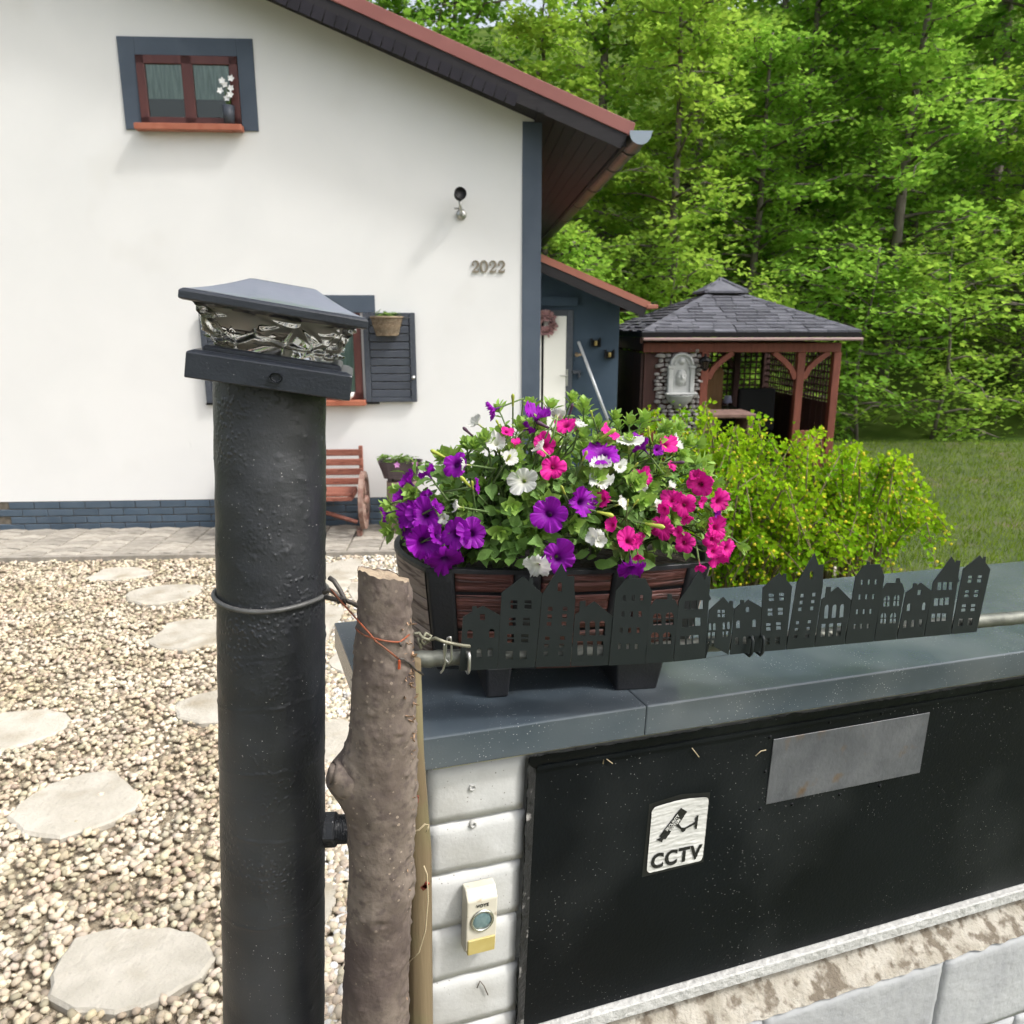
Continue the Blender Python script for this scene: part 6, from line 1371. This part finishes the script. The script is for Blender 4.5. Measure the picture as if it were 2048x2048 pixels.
# (crop, x, y, across, colour, mesh, tilt right, tilt up): tilt = where the mouth of the flower points, relative to the camera, in degrees
FL_ = [
 (r5, 485, 1180, 285, 'u', 0, -10, 5), (r5, 330, 1180, 250, 'u', 1, -45, 10), (r5, 300, 1280, 210, 'u', 2, -55, -5), (r5, 270, 1020, 170, 'u', 3, -50, 45), (r5, 115, 1180, 200, 'u', 0, -84, -15), (r5, 330, 880, 240, 'u', 3, -65, 40),
 (r5, 500, 810, 200, 'u', 1, -120, 50), (r5, 490, 1000, 150, 'u', 2, -150, 40), (r5, 590, 1110, 170, 'u', 1, 60, 25), (r5, 475, 1430, 330, 'u', 1, 15, -18), (r5, 600, 1360, 210, 'u', 2, 55, 20), (r5, 745, 1350, 255, 'u', 0, -28, 2),
 (r5, 900, 1350, 275, 'u', 0, 14, 5), (r5, 655, 1600, 300, 'u', 4, 5, -58), (r5, 750, 740, 220, 'u', 2, -20, 15), (r5, 945, 930, 165, 'u', 0, 82, 10), (r5, 1075, 265, 190, 'u', 3, -75, -20), (r5, 1465, 300, 260, 'u', 3, 20, 68),
 (r5, 1570, 1170, 340, 'u', 0, -5, 6), (r5, 1870, 1070, 280, 'u', 1, 42, 5), (r5, 1655, 1570, 330, 'u', 2, 8, -12), (r5, 1390, 420, 150, 'u', 1, 120, 30),
 (r6, 510, 610, 340, 'u', 0, 5, 48), (r6, 890, 545, 230, 'u', 3, -70, 50), (r6, 790, 1745, 300, 'u', 2, 10, -62), (r6, 1610, 1200, 100, 'u', 3, 60, -30), (r6, 840, 440, 130, 'u', 2, 10, 70), (r6, 1040, 580, 130, 'u', 1, 40, -10),
 (r5, 1105, 545, 205, 'w', 1, -15, 42), (r5, 930, 370, 170, 'w', 3, -60, 35), (r5, 820, 740, 150, 'w', 3, -78, 8), (r5, 1345, 880, 250, 'w', 0, -10, 10), (r5, 1225, 680, 150, 'w', 1, 25, 30), (r5, 1490, 590, 190, 'w', 3, -70, 42),
 (r5, 760, 1110, 135, 'w', 3, -80, 10), (r5, 640, 1215, 100, 'w', 2, -30, 10), (r5, 1465, 1650, 260, 'w', 2, -25, -40), (r5, 1650, 300, 160, 'w', 1, 170, 40), (r5, 1850, 380, 110, 'w', 2, 30, 60),
 (r6, 765, 480, 245, 'w', 0, 0, 62), (r6, 490, 720, 215, 'w', 3, 0, 60), (r6, 680, 735, 150, 'w', 1, 28, 25), (r6, 490, 870, 250, 'w', 1, 10, 48), (r6, 890, 950, 120, 'w', 2, 20, -35), (r6, 1170, 920, 125, 'w', 3, 70, 35), (r6, 1220, 510, 190, 'w', 3, 66, 30),
 (r6, 700, 1090, 190, 'w', 1, 70, 20), (r6, 1050, 1110, 180, 'w', 2, 62, 15), (r6, 400, 1420, 150, 'w', 1, -40, 10), (r6, 480, 1460, 150, 'w', 3, 25, -5), (r6, 450, 1390, 130, 'w', 4, 0, 30), (r6, 285, 320, 130, 'w', 2, 150, 30), (r6, 70, 220, 130, 'w', 1, 160, 35),
 (r5, 1720, 385, 205, 'p', 2, 0, 52), (r5, 1540, 570, 200, 'p', 1, 15, 15), (r5, 1610, 765, 230, 'p', 2, 5, 6), (r5, 1200, 450, 110, 'p', 1, 30, 40), (r5, 1280, 550, 70, 'p', 3, 30, 60),
 (r6, 590, 400, 240, 'p', 2, 60, 45), (r6, 1130, 520, 200, 'p', 1, 40, 30), (r6, 850, 870, 205, 'p', 2, -8, -3), (r6, 920, 830, 180, 'p', 1, 35, 20), (r6, 510, 1050, 190, 'p', 1, -50, 10), (r6, 600, 1300, 165, 'p', 3, -30, 15), (r6, 1080, 1330, 225, 'p', 4, 0, -12),
 (r6, 760, 1450, 230, 'p', 1, 20, 20), (r6, 860, 1460, 170, 'p', 2, 55, -10), (r6, 850, 1610, 100, 'p', 3, 10, -60), (r6, 1170, 1050, 210, 'p', 1, -20, 35), (r6, 1300, 1110, 225, 'p', 2, 2, 0), (r6, 1100, 1150, 150, 'p', 3, -20, -20), (r6, 1455, 915, 225, 'p', 0, -8, -2), (r6, 1400, 820, 130, 'p', 1, -20, 30), (r6, 1530, 820, 150, 'p', 2, 50, 25),
 (r6, 1640, 1080, 240, 'p', 0, 42, -8), (r6, 1610, 1330, 225, 'p', 1, 35, 8), (r6, 1570, 1450, 180, 'p', 4, 20, -15), (r6, 1720, 1530, 220, 'p', 2, 55, -5), (r6, 1300, 1480, 210, 'p', 2, 0, -8), (r6, 1620, 1640, 190, 'p', 1, 40, -40), (r6, 1450, 1710, 130, 'p', 3, 20, -65), (r6, 1180, 740, 100, 'p', 1, 60, 30), (r6, 1320, 1240, 130, 'p', 3, 20, -50), (r6, 1580, 1560, 150, 'p', 1, 20, 0), (r6, 1240, 1370, 90, 'p', 3, -20, 10), (r6, 1470, 1080, 90, 'p', 1, 50, -10)]
tips = []
stem_parts = {'u': MB(), 'w': MB(), 'p': MB()}
SOILP = [PM @ Vector((random.uniform(.03, PW-.03), random.uniform(.03, PD-.03), .165)) for _ in range(26)]
def to_soil(p): return min(SOILP, key=lambda s: (s-p).length+random.uniform(0, .06))
def stem_to(mb, p, d, inv, r_=.0013, sag=.35):
    b = to_soil(p); m_ = b.lerp(p, .5)+(EC+Vector((0, 0, .25))-b)*sag*.5; e = p-d*.03; pts = []
    for s in np.linspace(0, 1, 8): pts.append(inv @ (b*(1-s)**2+m_*2*s*(1-s)+e*s*s))
    pts.append(inv @ p); mb.tube(pts, [r_*1.5]*3+[r_*1.15]*3+[r_]*3, 6, False)
def camdir(yaw, pitch, p):
    v = (CAM-p).normalized(); right = Vector((0, 0, 1)).cross(v).normalized()*1.0; right = -v.cross(Vector((0, 0, 1))).normalized()
    right = Vector((1, 0, 0))-v*v.x; right.normalize(); up = v.cross(right)*-1; up = right.cross(v)*-1
    if up.z < 0: up = -up
    y_, p_ = R(yaw), R(pitch); return (v*math.cos(y_)*math.cos(p_)+right*math.sin(y_)*math.cos(p_)+up*math.sin(p_)).normalized()
occ = []
for cr, x, y, w, c, k, yaw, pit in FL_:
    X, Y = cr(x, y); p, nrm = mound(X, Y, random.uniform(1.0, 1.06)); sc = (w/(4.391 if cr is r5 else 4.83))/2
    # side-on flowers: the listed size is what shows, the trumpet needs its own length
    d = camdir(yaw, pit, p); dist = (p-CAM).length; rad_m = max(.008, 1.10*sc/F*dist*(1.0 if abs(yaw) < 60 else .82))
    q = d.to_track_quat('Z', 'Y').to_matrix().to_4x4(); inv = PIV[c]
    k = k+5*(random.random() < .5); o = link('flower', fmesh(c, k), None, plants[c], inv @ Matrix.Translation(p) @ q @ Matrix.Rotation(random.uniform(0, 6.28), 4, 'Z') @ Matrix.Diagonal((rad_m*random.uniform(.88, 1.1), rad_m*random.uniform(.88, 1.06), rad_m, 1)))
    back = p-d*rad_m*1.12; tips.append((back, d)); occ.append((X, Y, sc))
    if (PI @ back).z > .19: stem_to(stem_parts[c], back, d, inv)
    cm_ = MB()          # calyx: five narrow sepals
    for j in range(5):
        M = inv @ Matrix.Translation(back) @ q @ Matrix.Rotation(j*2*math.pi/5, 4, 'Z'); s = rad_m*.5
        cm_.add([M @ Vector((.15*s, .08*s, -.05*s)), M @ Vector((.15*s, -.08*s, -.05*s)), M @ Vector((.34*s, 0, .95*s))], [(0, 1, 2)])
    cm_.build('calyx', m_ptip, plants[c])
# buds
bud = MB(); bud.lathe([(.0, 0), (.07, .05), (.08, .25), (.10, .55), (.135, .78), (.115, .93), (.04, 1.02), (0, 1.03)], 10); budm = bud.mesh('bud', True); budm.materials.append(m_bud); budd = budm.copy(); budd.materials[0] = m_dbud
for cr, x, y, L_, ang_, dk in ((r5, 600, 650, 150, 150, 0), (r5, 1255, 180, 120, 90, 0), (r5, 840, 895, 140, 130, 0), (r5, 900, 925, 90, 95, 0), (r5, 1210, 695, 100, 60, 0), (r5, 1125, 385, 80, 115, 0), (r5, 1885, 670, 100, 65, 0), (r5, 1690, 965, 90, 110, 0),
                           (r6, 560, 425, 170, 35, 0), (r6, 955, 400, 110, 100, 0), (r6, 405, 235, 90, 110, 0), (r6, 530, 1195, 170, -12, 0), (r6, 1010, 1308, 190, -8, 0), (r6, 335, 640, 120, 70, 0), (r6, 825, 730, 80, 55, 0), (r6, 130, 970, 110, 115, 0), (r6, 750, 1090, 80, 90, 0), (r6, 830, 1090, 90, 60, 0),
                           (r5, 860, 455, 120, 135, 1), (r5, 1765, 260, 110, 75, 1), (r5, 1530, 400, 150, 150, 1), (r6, 1230, 700, 130, 5, 1)):
    X, Y = cr(x, y); sc = 4.391 if cr is r5 else 4.83; p, nrm = mound(X, Y, 1.06); a = R(ang_); L2 = L_/sc/F*(p-CAM).length
    d = (Vector((math.cos(a), 0, math.sin(a)))+Vector((0, -.25, 0))).normalized(); c = 'w' if X < 1200 else 'p'; b = p-d*L2/2; inv = PIV[c]
    link('bud', budd if dk else budm, None, plants[c], inv @ Matrix.Translation(b) @ d.to_track_quat('Z', 'Y').to_matrix().to_4x4() @ Matrix.Scale(L2, 4)); stem_to(stem_parts[c], b, d, inv, .0011)
# leafy shoots
PLV = [(0, 0, 0)]; PLF = []
for y_, w_ in ((.12, .07), (.26, .19), (.42, .275), (.58, .29), (.74, .235), (.88, .13)): PLV += [(w_, y_, .16*w_-.10*y_*y_+.012*math.sin(y_*22)), (0, y_+.012, -.02-.12*y_*y_), (-w_, y_, .16*w_-.10*y_*y_-.012*math.sin(y_*19))]
PLV.append((0, 1.02, -.14)); PLF = [(0, 1, 2), (0, 2, 3)]
for k in range(5):
    a = 1+3*k; PLF += [(a, a+3, a+4), (a, a+4, a+1), (a+1, a+4, a+5), (a+1, a+5, a+2)]
PLF += [(16, 19, 17), (17, 19, 18)]
pleaf = [mesh('leaf', [(x*(1+.12*k), y, z*(1+.8*k)-.12*k*y*y) for x, y, z in PLV], PLF, True) for k in range(3)]
for me in pleaf: me.materials.append(m_pl)
allleaf = []; tipleaf = {'u': [], 'w': [], 'p': []}
rs = random.Random(5)
def zone(p): 
    q = (PI @ p).x/PW; return 'u' if q < .36 else 'w' if q < .62 else 'p'
def leaf_M(p, d, nrm_up, s):
    y_ = d.normalized(); x_ = y_.cross(nrm_up); x_ = x_.normalized() if x_.length > 1e-4 else y_.orthogonal(); z_ = x_.cross(y_); return Matrix(((x_.x*s, y_.x*s, z_.x*s, p.x), (x_.y*s, y_.y*s, z_.y*s, p.y), (x_.z*s, y_.z*s, z_.z*s, p.z), (0, 0, 0, 1)))
def top_limit(qx):     # the mound's outline is highest a third of the way along
    return 1.0 if qx < .75 else .86
NS = 250
for i in range(NS):
    th = rs.uniform(-math.pi, math.pi); el = math.asin(rs.uniform(.02, 1)); k = rs.uniform(.80, 1.05) if i % 4 else rs.uniform(.5, .8)
    if rs.random() < .55 and math.sin(th) > 0: th = -th
    qx = math.cos(th)*math.cos(el); d0 = Vector((qx*ER.x, math.sin(th)*math.cos(el)*ER.y, math.sin(el)*ER.z)); 
    if qx < -.55 and el > .5: k *= .85
    p = EC+E3 @ (d0*k); q = PI @ p
    if q.z < .205 and (q.y < .03 or q.x < .02): continue
    c = zone(p); inv = PIV[c]; out = (E3 @ Vector((d0.x/ER.x**2, d0.y/ER.y**2, d0.z/ER.z**2))).normalized()
    b = to_soil(p); ctrl = b.lerp(p, .45)+Vector((0, 0, .07))
    pts = [b*(1-s)**2+ctrl*2*s*(1-s)+p*s*s for s in np.linspace(0, 1, 9)]
    stem_parts[c].tube([inv @ q for q in pts], [.0021]*3+[.0016]*3+[.0011]*3, 6, False)
    nl = rs.randint(7, 10)
    for j in range(nl):
        s = .35+.6*j/nl; t = s*8; kk = min(int(t), 7); q = pts[kk].lerp(pts[kk+1], t-kk); tg = (pts[kk+1]-pts[kk]).normalized(); a = j*2.4+rs.random(); o1 = tg.orthogonal().normalized(); o2 = tg.cross(o1)
        rd_ = o1*math.cos(a)+o2*math.sin(a); d = (rd_*1.0+tg*rs.uniform(.2, .8)+out*.25).normalized(); size = rs.uniform(.013, .024)*(1.15-.45*s)
        allleaf.append((q, d, (tg+out*.6+Vector((0, 0, .4))+Vector((rs.gauss(0, .25), rs.gauss(0, .25), 0))).normalized(), size, c))
    tg = (pts[-1]-pts[-2]).normalized()
    tg = (tg+out*.5+Vector((0, 0, .3))).normalized(); o1 = tg.orthogonal().normalized(); o2 = tg.cross(o1)
    for j in range(11):
        a = j*2.4; spread_ = .25+.85*j/11; d = (tg+(o1*math.cos(a)+o2*math.sin(a))*spread_).normalized(); tipleaf[c].append((p-tg*.010*j/11, d, (tg*.9+rd_*.1).normalized(), rs.uniform(.012, .020)*(.75+.5*j/11)))
# leaves crowding low over the rim
for i in range(520):
    X = rs.uniform(810, 1420); Y = rs.uniform(930, 1130); p, nrm = mound(X, Y, rs.uniform(.68, .93)); q = PI @ p
    if q.z < .168: p = p+Vector((0, 0, .17-q.z))
    allleaf.append((p, (Vector((rs.gauss(0, .8), rs.gauss(-.5, .5), rs.gauss(.1, .6)))+nrm*.5).normalized(), (nrm+Vector((0, 0, .5))+Vector((rs.gauss(0, .3), 0, rs.gauss(0, .3)))).normalized(), rs.uniform(.014, .025), zone(p)))
allleaf = [l for l in allleaf if (lambda q: not (q.z < .19 and (q.x < .012 or q.y < .012 or q.x > PW)) and q.z > .165)(PI @ (l[0]+l[1]*l[3]*.7))]
for c in tipleaf: tipleaf[c] = [l for l in tipleaf[c] if (lambda q: not (q.z < .19 and (q.x < .012 or q.y < .012)))(PI @ l[0])]
allleaf.sort(key=lambda l: (l[0]-CAM).length-l[3]*6)
cnt = {'u': 0, 'w': 0, 'p': 0}; rest = {'u': [], 'w': [], 'p': []}
for q, d, nz_, s, c in allleaf:
    if cnt[c] < 95:
        cnt[c] += 1; link('leaf', rs.choice(pleaf), None, plants[c], PIV[c] @ leaf_M(q, d, nz_, s))
    else: rest[c].append((q, d, nz_, s))
def leaves_obj(name, lst, c, m_):
    if not lst: return
    Ms = [PIV[c] @ leaf_M(q, d, nz_, s) for q, d, nz_, s in lst]; M3 = np.array([[list(r_[:3]) for r_ in M[:3]] for M in Ms]); ps_ = np.array([tuple(M.translation) for M in Ms])
    link(name, cloud(name, PLV, PLF, M3, ps_, True), m_, plants[c], kind='stuff')
for c in 'uwp':
    leaves_obj('foliage', rest[c], c, m_plf); leaves_obj('shoot_tips', tipleaf[c], c, m_ptip); stem_parts[c].build('stem', m_pstem, plants[c], True, kind='stuff')
